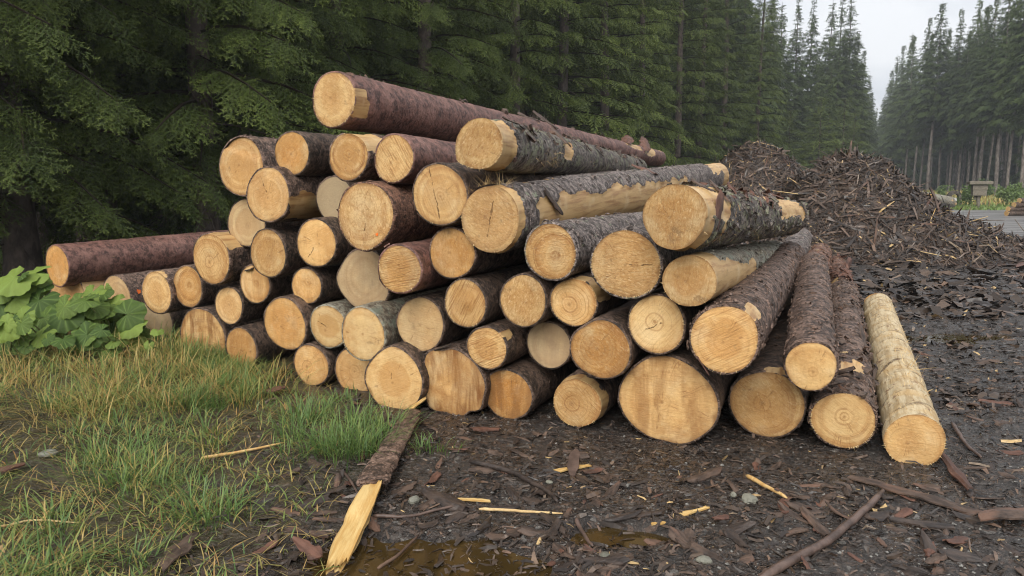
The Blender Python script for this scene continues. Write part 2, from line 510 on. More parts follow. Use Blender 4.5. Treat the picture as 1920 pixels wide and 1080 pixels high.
    h = nb.math('ADD', nb.math('MULTIPLY', nb.math('MULTIPLY', fz, fuzz), 1.4), nb.math('MULTIPLY', nb.math('MULTIPLY', sw, saw), 1.2))
    h = nb.math('ADD', h, nb.math('MULTIPLY', nb.noise(v, 60, 3), 0.4))
    h = nb.math('SUBTRACT', h, nb.math('MULTIPLY', cm, 1.5))
    l.new(nb.bump(h, 0.9, 0.009), p.inputs['Normal'])
    return m
FACE_MAT = face_material()

def simple_mat(name, c1, c2, scale=8.0, rough=0.6, spec=0.4, bump=0.3, stretch=(1, 1, 1), dist=0.005, c3=None):
    m, n, l, p = new_mat(name); nb = NB(n, l)
    v = nb.scale(shifted(nb), stretch)
    f = nb.noise(v, scale, 4, 0.6)
    c = nb.mix(nb.ramp(f, 0.35, 0.65), c1, c2)
    if c3 is not None:
        c = nb.mix(nb.ramp(nb.noise(v, scale * 0.4, 3), 0.52, 0.66), c, c3)
    l.new(c, p.inputs['Base Color'])
    p.inputs['Roughness'].default_value = rough
    p.inputs['Specular IOR Level'].default_value = spec
    h = nb.noise(v, scale * 4, 3, 0.6)
    l.new(nb.bump(h, bump, dist), p.inputs['Normal'])
    return m

M_SPLIT = simple_mat('split_wood', (0.62, 0.43, 0.19), (0.50, 0.29, 0.10), 3.0, 0.55, 0.3, 0.5, (14, 14, 1.2))
M_SPLITX = simple_mat('split_wood_strip', (0.66, 0.47, 0.20), (0.52, 0.31, 0.10), 3.0, 0.5, 0.3, 0.5, (1.2, 14, 14))
M_FIBRE = simple_mat('wood_fibre', (0.66, 0.50, 0.26), (0.50, 0.34, 0.16), 30, 0.7, 0.2, 0.1)
M_BARKCHIP = simple_mat('bark_chip', (0.040, 0.028, 0.022), (0.115, 0.077, 0.057), 26, 0.6, 0.35, 1.0, stretch=(0.35, 1, 1), c3=(0.14, 0.08, 0.055))
M_BARKRED = simple_mat('bark_chip_red', (0.085, 0.042, 0.030), (0.155, 0.076, 0.052), 26, 0.6, 0.35, 1.0, stretch=(0.35, 1, 1), c3=(0.075, 0.042, 0.032))
M_BARKDARK = simple_mat('bark_chip_dark', (0.022, 0.017, 0.015), (0.065, 0.047, 0.038), 26, 0.5, 0.4, 1.0, stretch=(0.35, 1, 1))
M_STICK = simple_mat('stick_bark', (0.065, 0.043, 0.034), (0.135, 0.09, 0.072), 12, 0.5, 0.45, 0.5)
M_STONE = simple_mat('stone', (0.12, 0.12, 0.095), (0.21, 0.205, 0.165), 14, 0.55, 0.4, 0.4)
# ================================================================== ground
PUDDLES = [(-0.36, 2.90, 0.58, 0.42), (0.52, 3.24, 0.26, 0.14), (4.85, 7.7, 0.5, 0.16)]
WATER_Z = -0.035

def gh(x, y):
    x = np.asarray(x, float); y = np.asarray(y, float)
    p = np.stack([x, y, 0 * x], -1)
    near = sstep(40, 14, np.hypot(x, y))
    lat = x * D0[1] - y * D0[0]
    h = (0.034 * fbm(p * 0.8 + 3.3, 2) + 0.022 * fbm(p * 3.1, 3)) * near
    rw = 0.15 * fbm(p * 0.7, 2)
    rut = np.exp(-((lat - 2.05 + rw) / 0.16) ** 2) + np.exp(-((lat - 3.5 + rw) / 0.17) ** 2)
    h = h - 0.05 * rut * near * sstep(4.3, 5.5, y) * sstep(24, 18, y)
    h = h + (0.017 * fbm(p * 9 + 9, 3) + 0.007 * fbm(p * 22 + 3, 2)) * sstep(14, 7, y) * near
    h = h + 0.05 * np.exp(-((x - 0.47 * (y - 4.2) - 3.9 - 0.3 * fbm(p * 0.5, 2)) / 0.25) ** 2) * sstep(14, 9, y) * sstep(4, 6, y)
    h = h + 0.05 * sstep(-0.6, -3.0, x + 0.25 * (y - 4)) * sstep(12, 6, y)
    d0 = (x * D0[0] + y * D0[1])
    h = h * (1 - 0.6 * sstep(4.2, 4.6, d0) * sstep(-4, -2, x) * sstep(3.2, 2.6, x - 0.47 * (y - 4.2)))
    h = h - 0.03 * sstep(3.6, 4.3, d0) * sstep(9.5, 8.5, d0) * sstep(-3.4, -2.2, x) * sstep(3.6, 2.9, x - 0.47 * (y - 4.2))
    for (cx, cy, a, b) in PUDDLES:
        q = np.sqrt(((x - cx) / a) ** 2 + ((y - cy) / b) ** 2) + 0.75 * fbm(p * 4.0 + cx, 3)
        h = h - 0.075 * sstep(1.25, 0.55, q)
    return h

def axis_coords(lo, hi, step, far_lo, far_hi, g=1.16):
    a = list(np.arange(lo, hi, step))
    s, x = step, a[-1]
    while x < far_hi:
        s *= g; x += s; a.append(x)
    s, x = step, a[0]
    b = []
    while x > far_lo:
        s *= g; x -= s; b.append(x)
    return np.array(b[::-1] + a)

gx = axis_coords(-4.2, 5.6, 0.035, -900, 900)
gy = axis_coords(2.2, 8.6, 0.035, -300, 1500)
GX, GY = np.meshgrid(gx, gy, indexing='ij')
GZ = gh(GX, GY)
GV = np.stack([GX, GY, GZ], -1).reshape(-1, 3)

def ground_material():
    m, n, l, p = new_mat('wet_bark_mud'); nb = NB(n, l)
    P = nb.pos()
    big = nb.noise(P, 0.55, 4, 0.55)
    med = nb.noise(P, 4.5, 5, 0.62)
    fine = nb.noise(P, 34, 4, 0.68)
    chip = nb.voro(nb.vmath('ADD', P, nb.vmath('SCALE', nb.noise(P, 9, 2, out='Color'), 0.12)), 42, 'F1', 'Color')
    cx, cy_, cz = nb.sep(chip)
    c = nb.mix(nb.ramp(med, 0.35, 0.65), (0.013, 0.011, 0.010), (0.040, 0.033, 0.028))
    c = nb.mix(nb.ramp(cx, 0.45, 0.95, 0, 0.7), c, (0.080, 0.062, 0.052))
    c = nb.mix(nb.ramp(cy_, 0.86, 0.92, 0, 0.8), c, (0.10, 0.066, 0.048))
    c = nb.mix(nb.ramp(cz, 0.88, 0.95, 0, 0.6), c, (0.17, 0.16, 0.145))
    c = nb.mix(nb.ramp(fine, 0.54, 0.75, 0, 0.6), c, (0.13, 0.11, 0.095))
    c = nb.mix(nb.ramp(nb.noise(P, 95, 3, 0.6), 0.62, 0.72, 0, 0.7), c, (0.20, 0.17, 0.14))
    sx, sy, sz = nb.sep(P)
    # stony, washed yard surface to the right and further off
    yard = nb.ramp(nb.math('ADD', nb.math('SUBTRACT', sx, nb.math('MULTIPLY', sy, 0.30)), nb.math('MULTIPLY', big, 2.4)), 1.6, 3.4)
    gcol = nb.mix(nb.ramp(fine, 0.35, 0.7), (0.040, 0.035, 0.031), (0.125, 0.112, 0.098))
    c = nb.mix(nb.math('MULTIPLY', yard, 0.32), c, gcol)
    # mossy, rooty soil under the grass on the left
    gl = nb.ramp(nb.math('ADD', sx, nb.math('MULTIPLY', nb.math('SUBTRACT', big, 0.5), 3.0)), -0.6, -2.2)
    c = nb.mix(nb.math('MULTIPLY', gl, 0.65), c, nb.mix(nb.ramp(med, 0.4, 0.6), (0.045, 0.036, 0.020), (0.10, 0.085, 0.035)))
    # forest floor behind the pile
    ff = nb.math('MULTIPLY', nb.ramp(nb.math('SUBTRACT', sy, nb.math('MULTIPLY', sx, 2.0)), 20.0, 27.0), 1.0)
    c = nb.mix(ff, c, nb.mix(nb.ramp(med, 0.4, 0.65), (0.030, 0.026, 0.014), (0.06, 0.055, 0.024)))
    l.new(c, p.inputs['Base Color'])
    wet = nb.noise(P, 1.7, 4, 0.6)
    rg = nb.ramp(nb.math('ADD', wet, nb.math('MULTIPLY', nb.math('SUBTRACT', fine, 0.5), 0.35)), 0.44, 0.62, 0.16, 0.6)
    l.new(rg, p.inputs['Roughness'])
    p.inputs['Specular IOR Level'].default_value = 0.5
    h = nb.math('ADD', nb.math('MULTIPLY', med, 1.0), nb.math('ADD', nb.math('MULTIPLY', fine, 0.9), nb.math('MULTIPLY', cx, 0.5)))
    l.new(nb.bump(h, 1.0, 0.035), p.inputs['Normal'])
    return m
M_GROUND = ground_material()
ground = link('ground', mesh_np('ground', GV, grid_faces(len(gx), len(gy))[:, ::-1], M_GROUND))
tag(ground, kind='structure')

def water_material():
    m, n, l, p = new_mat('muddy_water'); nb = NB(n, l)
    f = nb.noise(nb.pos(), 3.0, 3)
    l.new(nb.mix(f, (0.026, 0.017, 0.006), (0.060, 0.038, 0.013)), p.inputs['Base Color'])
    p.inputs['Roughness'].default_value = 0.04
    p.inputs['IOR'].default_value = 1.33
    l.new(nb.bump(nb.noise(nb.pos(), 12, 2), 0.06, 0.01), p.inputs['Normal'])
    return m
M_WATER = water_material()
for (cx, cy, a, b) in PUDDLES:
    aa = np.linspace(0, 2 * np.pi, 40, endpoint=False)
    V = np.stack([cx + 1.9 * a * np.cos(aa), cy + 1.9 * b * np.sin(aa), np.full(40, WATER_Z + 0.004 * PUDDLES.index((cx, cy, a, b)))], -1)
    o = link('puddle', mesh_np('puddle', V, [tuple(range(40))], M_WATER))
    tag(o, kind='structure')

# pale wet gravel road across the yard
def road_material():
    m, n, l, p = new_mat('wet_gravel_road'); nb = NB(n, l)
    P = nb.pos()
    t = nb.noise(nb.scale(P, (0.35, 1.6, 1)), 1.0, 4, 0.6)
    c = nb.mix(nb.ramp(t, 0.4, 0.62), (0.10, 0.093, 0.088), (0.27, 0.26, 0.255))
    c = nb.mix(nb.ramp(nb.noise(P, 14, 4), 0.5, 0.7, 0, 0.5), c, (0.07, 0.062, 0.056))
    l.new(c, p.inputs['Base Color'])
    l.new(nb.ramp(t, 0.4, 0.6, 0.5, 0.28), p.inputs['Roughness'])
    l.new(nb.bump(nb.noise(P, 20, 4), 0.5, 0.02), p.inputs['Normal'])
    return m
rd = []
for (a, b) in [((9.5, 20.0), (11.5, 40.5)), ((60, 22.5), (62, 45.0))]:
    rd.append((a, b))
nu = 60
u = np.linspace(0, 1, nu)
xs0 = np.interp(u, [0, 1], [10.2, 62]); ys0 = 22.5 + 2 * fbm(np.stack([u * 14, u * 0, u * 0], -1), 3) * 0.8
ys1 = 41.5 + 3.0 * u + 1.0 * fbm(np.stack([u * 12 + 5, u * 0, u * 0], -1), 3)
V = np.concatenate([np.stack([xs0, ys0, np.full(nu, 0.006)], -1), np.stack([xs0 + 1.5, ys1, np.full(nu, 0.006)], -1)])
Fr = np.array([(i, i + 1, nu + i + 1, nu + i) for i in range(nu - 1)])
road = link('road', mesh_np('road', V, Fr, road_material()))
tag(road, kind='structure')

# ================================================================== heaps of bark
M_HEAP = simple_mat('heap_mulch', (0.030, 0.023, 0.020), (0.075, 0.055, 0.046), 7, 0.55, 0.45, 0.9, dist=0.03, c3=(0.10, 0.062, 0.045))

def heap_h1(x, y):
    px_ = np.interp(x, [4.9, 5.8, 6.5, 7.2, 7.7, 8.3, 9.0, 9.7, 10.8, 11.8, 14.2], [0, 0.75, 1.55, 2.12, 2.22, 2.12, 1.48, 0.95, 0.46, 0.2, 0])
    w = np.interp(x, [5, 8, 11, 13.2], [2.4, 3.4, 3.2, 2.0])
    t = np.clip(1 - (np.abs(y - 17.4) / w) ** 1.35, 0, 1)
    t = np.where(t < 0.25, t * t * 2 + 0.125 * 0 + 0.5 * t * (1 - t), t)
    p = np.stack([x, y, 0 * x], -1)
    return np.maximum(px_ * t * (1 + 0.10 * fbm(p * 0.9, 3)) + 0.27 * fbm(p * 2.0, 4) * np.sqrt(t) - 0.03, -0.3)

def heap_h2(x, y):
    d = np.sqrt(((x - 7.3) / 2.3) ** 2 + ((y - 22.6) / 2.4) ** 2)
    p = np.stack([x, y, 0 * x], -1)
    t = np.clip(1 - d ** 1.7, 0, 1)
    return np.maximum(2.72 * t ** 0.8 + 0.16 * fbm(p * 2.2 + 4, 3) * t - 0.04, -0.3)

def strips(npc, pts, nrm, lmin, lmax, seed, wfrac=(0.12, 0.4), tilt=0.45, lift=0.0, roof=True):
    """bent slivers laid on a surface, all in one array"""
    r_ = np.random.default_rng(seed)
    L = lmin * (lmax / lmin) ** (r_.random(npc) ** 1.6)
    W = L * r_.uniform(*wfrac, npc)
    d = r_.normal(0, 1, (npc, 3)); d -= (d * nrm).sum(1, keepdims=True) * nrm
    d /= np.linalg.norm(d, axis=1, keepdims=True)
    d = d + nrm * r_.normal(0, tilt, npc)[:, None]; d /= np.linalg.norm(d, axis=1, keepdims=True)
    N = nrm + r_.normal(0, 0.35, (npc, 3)); s = np.cross(d, N); s /= np.linalg.norm(s, axis=1, keepdims=True); N = np.cross(s, d)
    bend = r_.normal(0, 0.12, npc) * L
    c = pts + nrm * (lift + r_.uniform(0, 0.25, npc)[:, None] * W[:, None])
    rows = []
    for t, wf, b in ((-0.5, 0.55, 0.0), (0.0, 1.0, 1.0), (0.5, 0.45, 0.0)):
        jit = r_.normal(0, 0.08, npc) * L
        q = c + d * (t * L)[:, None] + N * (b * bend)[:, None] + s * jit[:, None] * 0.5
        hw = (W * 0.5 * wf)[:, None]
        th = (W * 0.18 + 0.002)[:, None]
        rows += [q - s * hw - N * th * 0.4, q + N * th, q + s * hw - N * th * 0.4]
    if not roof:                                            # flat slivers: 6 verts each
        rows = [rows[i] for i in (0, 2, 3, 5, 6, 8)]
        V = np.stack(rows, 1).reshape(-1, 3)
        base = np.array([(0, 1, 3, 2), (2, 3, 5, 4)])
        return V, (base[None] + 6 * np.arange(npc)[:, None, None]).reshape(-1, 4)
    V = np.stack(rows, 1).reshape(-1, 3)                    # 9 verts per sliver: roof-shaped section
    base = np.array([(0, 1, 4, 3), (1, 2, 5, 4), (3, 4, 7, 6), (4, 5, 8, 7)])
    F = (base[None] + 9 * np.arange(npc)[:, None, None]).reshape(-1, 4)
    return V, F

def chip_material():
    m, n, l, p = new_mat('mixed_bark_chips'); nb = NB(n, l)
    t = nb.attr('tint'); v = nb.pos()
    x = n.new('ShaderNodeValToRGB'); l.new(t, x.inputs[0])
    e = x.color_ramp.elements
    cols = [(0.0, (0.022, 0.018, 0.017)), (0.35, (0.042, 0.030, 0.022)), (0.6, (0.085, 0.058, 0.041)), (0.78, (0.135, 0.092, 0.068)), (0.88, (0.17, 0.105, 0.07)), (0.94, (0.23, 0.175, 0.125)), (0.975, (0.36, 0.24, 0.115)), (1.0, (0.52, 0.36, 0.165))]
    e[0].position, e[0].color = cols[0][0], (*cols[0][1], 1)
    e[1].position, e[1].color = cols[-1][0], (*cols[-1][1], 1)
    for q, c in cols[1:-1]:
        k = e.new(q); k.color = (*c, 1)
    f = nb.noise(v, 45, 3, 0.6)
    c = nb.mix(nb.ramp(f, 0.4, 0.7, 0, 0.45), x.outputs[0], (0.03, 0.024, 0.022))
    l.new(c, p.inputs['Base Color'])
    l.new(nb.ramp(nb.noise(v, 6, 2), 0.4, 0.6, 0.3, 0.7), p.inputs['Roughness'])
    p.inputs['Specular IOR Level'].default_value = 0.42
    l.new(nb.bump(f, 0.4, 0.004), p.inputs['Normal'])
    return m
M_CHIPS = chip_material()

M_TWIGH = simple_mat('heap_twig', (0.10, 0.07, 0.048), (0.22, 0.155, 0.10), 12, 0.7, 0.25, 0.3)
def heap(hf, x0, x1, y0, y1, label, npc, seed, nsolo):
    xs = np.linspace(x0, x1, 110); ys = np.linspace(y0, y1, 100)
    X, Y = np.meshgrid(xs, ys, indexing='ij')
    V = np.stack([X, Y, hf(X, Y)], -1).reshape(-1, 3)
    cxy = ((x0 + x1) / 2, (y0 + y1) / 2, 0)
    root = bpy.data.objects.new('bark_heap', None); COL.objects.link(root); root.location = cxy
    tag(root, label, 'bark heap', 'heaps of bark waste')
    off = np.array(cxy)
    link('mulch_core', mesh_np('mulch_core', V - off, grid_faces(110, 100)[:, ::-1], M_HEAP), root)
    r_ = np.random.default_rng(seed)
    def sample(n):
        x = r_.uniform(x0, x1, n * 4); y = r_.uniform(y0, y1, n * 4)
        h = hf(x, y); k = h > 0.02
        k &= (r_.random(n * 4) < np.where(y < (y0 + y1) / 2 + 0.6, 1.0, 0.35))
        x, y, h = x[k][:n], y[k][:n], h[k][:n]
        e = 0.06
        nx = -(hf(x + e, y) - hf(x - e, y)) / (2 * e); ny = -(hf(x, y + e) - hf(x, y - e)) / (2 * e)
        N = np.stack([nx, ny, np.ones_like(nx)], -1); N /= np.linalg.norm(N, axis=1, keepdims=True)
        return np.stack([x, y, h], -1), N
    P, N = sample(npc)
    V, Fq = strips(len(P), P, N, 0.05, 0.6, seed + 1, (0.025, 0.13), 0.35, roof=False)
    tint = np.repeat(np.clip(r_.beta(1.7, 2.2, len(P)) * 1.06 + (r_.random(len(P)) < 0.04) * 0.5, 0, 1), 6)
    st = link('bark_slivers', mesh_np('bark_slivers', V - off, Fq, M_CHIPS, {'tint': tint}, smooth=False), root)
    st['kind'] = 'stuff'
    # the larger strips that can be picked out one by one
    P, N = sample(nsolo)
    temps = []
    for k in range(8):
        mat = [M_BARKCHIP, M_BARKCHIP, M_BARKDARK, M_BARKRED, M_BARKCHIP, M_BARKDARK, M_SPLITX, M_BARKCHIP][k]
        temps.append(sheet_mesh('bark_strip', 0.85, 0.038 if k != 6 else 0.02, 1.2, 300 + seed + k, mat, nu=6, nv=3, bend=0.25 * r_.normal()))
    for p_, n_ in zip(P, N):
        k = int(r_.choice(8, p=[0.22, 0.18, 0.18, 0.03, 0.14, 0.13, 0.03, 0.09]))
        o = link('bark_strip', temps[k], root)
        a = r_.uniform(0, 6.28)
        q = Vector(n_).to_track_quat('Z', 'Y').to_matrix().to_4x4() @ Matrix.Rotation(a, 4, 'Z') @ Matrix.Rotation(r_.normal(0, 0.3), 4, 'Y') @ Matrix.Diagonal((r_.uniform(0.5, 1.4),) * 3 + (1,))
        q.translation = Vector(p_ - off + n_ * 0.03)
        o.matrix_local = q
    # long thin sticks poking out of the heap
    P, N = sample(nsolo // 3)
    for j, (p_, n_) in enumerate(zip(P, N)):
        d = r_.normal(0, 1, 3); d[2] = abs(d[2]) * 0.35; d /= np.linalg.norm(d)
        l_ = r_.uniform(0.4, 1.3); e = r_.normal(0, 0.08, 3) * l_
        p0 = p_ - off
        V2, F2 = tube([p0 - d * l_ * 0.35, p0 + e + n_ * 0.04, p0 + d * l_ * 0.65 + n_ * 0.06], [0.013, 0.011, 0.006], 5)
        link('stick', mesh_np('stick', V2, F2, [M_STICK, M_TWIGH, M_STICK, M_TWIGH, M_FIBRE, M_STICK, M_TWIGH][j % 7]), root)
    return root

heap(heap_h1, 4.6, 14.4, 13.4, 21.2, 'large dark heap of torn bark in front, sloping down to the right', 52000, 50, 240)
heap(heap_h2, 4.8, 9.8, 20.0, 25.2, 'smaller bark heap farther back, left of the large one', 18000, 80, 110)
# ================================================================== spruce forest
def spray_template(seed, lod):
    r_ = np.random.default_rng(seed)
    V, T, tip, wood = [], [], [], []
    def tri(a, b, c, ta, tb, tc, w=0):
        k = len(V); V.extend([a, b, c]); T.append((k, k + 1, k + 2)); tip.extend([ta, tb, tc]); wood.extend([w] * 3)
    ns = {0: 10, 1: 11, 2: 7}[lod]
    def axis(t): return np.array([t, 0.03 * math.sin(5 * t + seed), -0.16 * t * t])
    if lod < 2:
        tri(axis(0) + [0, 0.006, 0], axis(0) - [0, 0.006, 0], axis(1.0), 0, 0, 0.5, 1)
    shoots = []
    for k in range(ns):
        t = 0.08 + 0.86 * k / (ns - 1) * r_.uniform(0.95, 1.05)
        sd = 1 if k % 2 else -1
        a = R(r_.uniform(34, 58)); ls = (0.40 * (1 - 0.62 * t)) * r_.uniform(0.75, 1.15)
        d = np.array([math.cos(a), sd * math.sin(a), r_.uniform(-0.45, 0.05)]); d /= np.linalg.norm(d)
        shoots.append((axis(t), d, ls, t))
    shoots.append((axis(0.86), np.array([0.96, 0, -0.25]), 0.22, 0.95))
    for (b, d, ls, t) in shoots:
        side = np.cross(d, [0, 0, 1.0]); side /= np.linalg.norm(side); up = np.cross(side, d)
        if lod == 0:
            tri(b + side * 0.008, b - side * 0.008, b + d * ls, 0.1 * t, 0.1 * t, 0.7, 0)
            m = 9
            for q in range(m):
                u = (q + 0.6) / m
                th = q * 2.4 + r_.uniform(-0.4, 0.4)
                rad = side * math.cos(th) * 1.25 + up * (math.sin(th) * 0.65 + 0.1)
                nd = d * r_.uniform(0.45, 0.9) + rad * 0.8; nd /= np.linalg.norm(nd)
                p = b + d * ls * u
                l_ = 0.056 * r_.uniform(0.8, 1.25)
                wv = np.cross(nd, up if abs(nd.dot(up)) < 0.9 else side); wv = wv / (np.linalg.norm(wv) + 1e-6) * 0.0125
                tp = 0.25 * t + 0.75 * u * r_.uniform(0.7, 1.1)
                tri(p - wv, p + wv, p + nd * l_, tp * 0.7, tp * 0.7, tp)
        elif lod == 1:
            w = 0.036
            mid = b + d * ls * 0.45
            tri(b, mid - side * w, b + d * ls, 0.1 * t, 0.5, 0.9)
            tri(b, b + d * ls, mid + side * w, 0.1 * t, 0.9, 0.5)
            if r_.random() < 0.45: tri(mid - up * w * 1.4, mid + up * w, b + d * ls * 1.02, 0.3, 0.4, 0.9)
        else:
            w = 0.10
            tri(b - side * w * 0.6, b + side * w, b + d * ls * 1.35, 0.1 * t, 0.4, 0.9)
    return np.array(V), np.array(T), np.array(tip), np.array(wood)

TEMPL = {lod: [spray_template(100 * lod + k, lod) for k in range(4)] for lod in (0, 1, 2)}

def build_crown(name, seed, H, base, rmax, zsplit=0.0, lodlow=0, lodhigh=1, whorl=0.42, nb_=5, mat=None, shape=0.8, step_hi=0.16, droop=1.0, dead=0, step_lo=0.12, spray_scale=1.0, hang=0.4):
    r_ = np.random.default_rng(seed)
    xf = {(l, k): [] for l in (0, 1, 2) for k in range(4)}      # (matrix rows, origin, tint)
    WV, WF = [], []
    z = base
    while z < H - 0.15:
        f = (z - base) / (H - base)
        lod = lodlow if z < zsplit else lodhigh
        nbr = nb_ + int(r_.integers(-1, 2))
        ph = r_.uniform(0, 6.28)
        for b in range(nbr):
            az = ph + b * 6.283 / nbr + r_.normal(0, 0.22)
            Lb = rmax * ((1 - f) ** shape) * r_.uniform(0.72, 1.12) * min(1.0, 0.7 + 0.5 * (z - base) / 1.5)
            Lb = max(Lb, 0.32)
            zb = z + r_.uniform(-0.15, 0.15)
            out = np.array([math.cos(az), math.sin(az), 0]); sidev = np.array([-math.sin(az), math.cos(az), 0])
            k0 = (0.10 + 0.35 * f); k1 = droop * (0.40 * (1 - f) + 0.16) * r_.uniform(0.75, 1.25)
            sway = r_.normal(0, 0.12)
            def pt(t): return out * (Lb * t * (1 - 0.10 * t)) + sidev * (sway * Lb * t * t) + np.array([0, 0, zb + Lb * (k0 * t - k1 * t * t + 0.30 * k1 * t ** 3)])
            # limb
            ts = np.linspace(0, 0.92, 5); c = np.array([pt(t) for t in ts])
            rr = (0.011 + 0.010 * Lb) * (1 - ts * 0.85)
            i0 = len(WV)
            for q in range(5):
                for a in (0.5, 2.6, 4.7):
                    WV.append(c[q] + rr[q] * (sidev * math.cos(a) + np.array([0, 0, math.sin(a)])))
            for q in range(4):
                for a in range(3):
                    A, B = i0 + q * 3 + a, i0 + q * 3 + (a + 1) % 3
                    WF += [(A, B, B + 3), (A, B + 3, A + 3)]
            if dead and z < base + dead and r_.random() < 0.5: continue
            st = (step_lo if lod == lodlow and z < zsplit else step_hi)
            nsp = max(3, int(Lb * 0.88 / st))
            tint_b = r_.uniform(0, 1)
            for q in range(nsp):
                t = 0.12 + 0.88 * (q + r_.uniform(0.1, 0.9)) / nsp
                p = pt(t); dv = pt(min(1.0, t + 0.04)) - pt(t - 0.04); dv /= np.linalg.norm(dv)
                for sd in (-1, 1):
                    ln = (0.24 + 0.34 * math.sin(math.pi * min(1, 0.15 + t * 0.75))) * (0.55 + 0.2 * Lb) * r_.uniform(0.7, 1.2) * spray_scale
                    ln = min(ln, 0.75 * spray_scale, 0.55 * Lb + 0.06)
                    a = R(r_.uniform(38, 70)) * (1 - 0.4 * t)
                    x = dv * math.cos(a) + sidev * sd * math.sin(a) + np.array([0, 0, -r_.uniform(0.15, 1.0) * droop])
                    up = np.array([0, 0, 1.0]) + r_.normal(0, 0.42, 3)
                    xf[(lod, int(r_.integers(4)))].append((p, x / np.linalg.norm(x), up, ln, 0.5 * tint_b + 0.5 * r_.random()))
                if r_.random() < hang:
                    x = np.array([0, 0, -1.0]) + out * r_.uniform(0, 0.4) + r_.normal(0, 0.18, 3)
                    xf[(lod, int(r_.integers(4)))].append((p, x / np.linalg.norm(x), out + r_.normal(0, 0.4, 3), r_.uniform(0.25, 0.62) * spray_scale, 0.5 * tint_b + 0.4 * r_.random()))
        z += whorl * r_.uniform(0.8, 1.2) * (1.0 if z < zsplit else 1.15)
    Vs, Fs, tips, tints, woods = [], [], [], [], []
    off = 0
    for (lod, k), lst in xf.items():
        if not lst: continue
        TV, TF, TT, TW = TEMPL[lod][k]
        p = np.array([q[0] for q in lst]); x = np.array([q[1] for q in lst]); up = np.array([q[2] for q in lst]); ln = np.array([q[3] for q in lst]); ti = np.array([q[4] for q in lst])
        y = np.cross(up, x); y /= np.linalg.norm(y, axis=1, keepdims=True) + 1e-9
        zz = np.cross(x, y)
        Mx = np.stack([x, y, zz], 1) * ln[:, None, None]
        V = np.einsum('vi,kij->kvj', TV, Mx) + p[:, None, :]
        n, m = len(lst), len(TV)
        Vs.append(V.reshape(-1, 3)); Fs.append((TF[None] + (off + m * np.arange(n))[:, None, None]).reshape(-1, 3))
        tips.append(np.tile(TT, n)); tints.append(np.repeat(ti, m)); woods.append(np.tile(TW, n).astype(float)); off += n * m
    WV = np.array(WV); WF = np.array(WF) + off
    Vs.append(WV); Fs.append(WF); tips.append(np.zeros(len(WV))); tints.append(np.zeros(len(WV))); woods.append(np.ones(len(WV)))
    return mesh_np(name, np.concatenate(Vs), np.concatenate(Fs), mat, {'tip': np.concatenate(tips), 'tint': np.concatenate(tints), 'wood': np.concatenate(woods)}, smooth=False)

def needle_material(name, c_old, c_mid, c_tip, wood=(0.055, 0.042, 0.033)):
    m, n, l, p = new_mat(name); nb = NB(n, l)
    tip, tint, wd = nb.attr('tip'), nb.attr('tint'), nb.attr('wood')
    c = nb.mix(tint, c_old, c_mid)
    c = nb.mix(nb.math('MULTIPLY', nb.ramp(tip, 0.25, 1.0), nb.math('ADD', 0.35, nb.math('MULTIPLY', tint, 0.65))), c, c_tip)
    r = nb.rand()
    c = nb.mix(nb.math('MULTIPLY', r, 0.35), c, tuple(x * 0.75 for x in c_old))
    c = nb.mix(wd, c, wood)
    l.new(c, p.inputs['Base Color'])
    p.inputs['Roughness'].default_value = 0.5
    p.inputs['Specular IOR Level'].default_value = 0.15
    tr = n.new('ShaderNodeBsdfTranslucent'); l.new(c, tr.inputs['Color'])
    ms = n.new('ShaderNodeMixShader'); ms.inputs[0].default_value = 0.22
    out = [q for q in n if q.type == 'OUTPUT_MATERIAL'][0]
    l.new(p.outputs[0], ms.inputs[1]); l.new(tr.outputs[0], ms.inputs[2]); l.new(ms.outputs[0], out.inputs['Surface'])
    return m
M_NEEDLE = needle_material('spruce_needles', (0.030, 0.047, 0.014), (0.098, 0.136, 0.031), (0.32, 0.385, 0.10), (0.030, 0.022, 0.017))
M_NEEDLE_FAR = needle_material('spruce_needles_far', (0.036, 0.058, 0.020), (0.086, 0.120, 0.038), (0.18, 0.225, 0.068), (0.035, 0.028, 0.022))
M_TRUNK = simple_mat('trunk_bark', (0.050, 0.038, 0.032), (0.12, 0.095, 0.08), 9, 0.8, 0.2, 0.8, (1, 1, 0.5), 0.02, c3=(0.085, 0.068, 0.06))
M_TRUNKG = simple_mat('trunk_bark_grey', (0.12, 0.10, 0.085), (0.27, 0.235, 0.20), 6, 0.8, 0.2, 0.6, (1, 1, 0.3), 0.02)
M_TWIG = simple_mat('dead_twig', (0.085, 0.052, 0.038), (0.15, 0.095, 0.065), 12, 0.8, 0.2, 0.3)

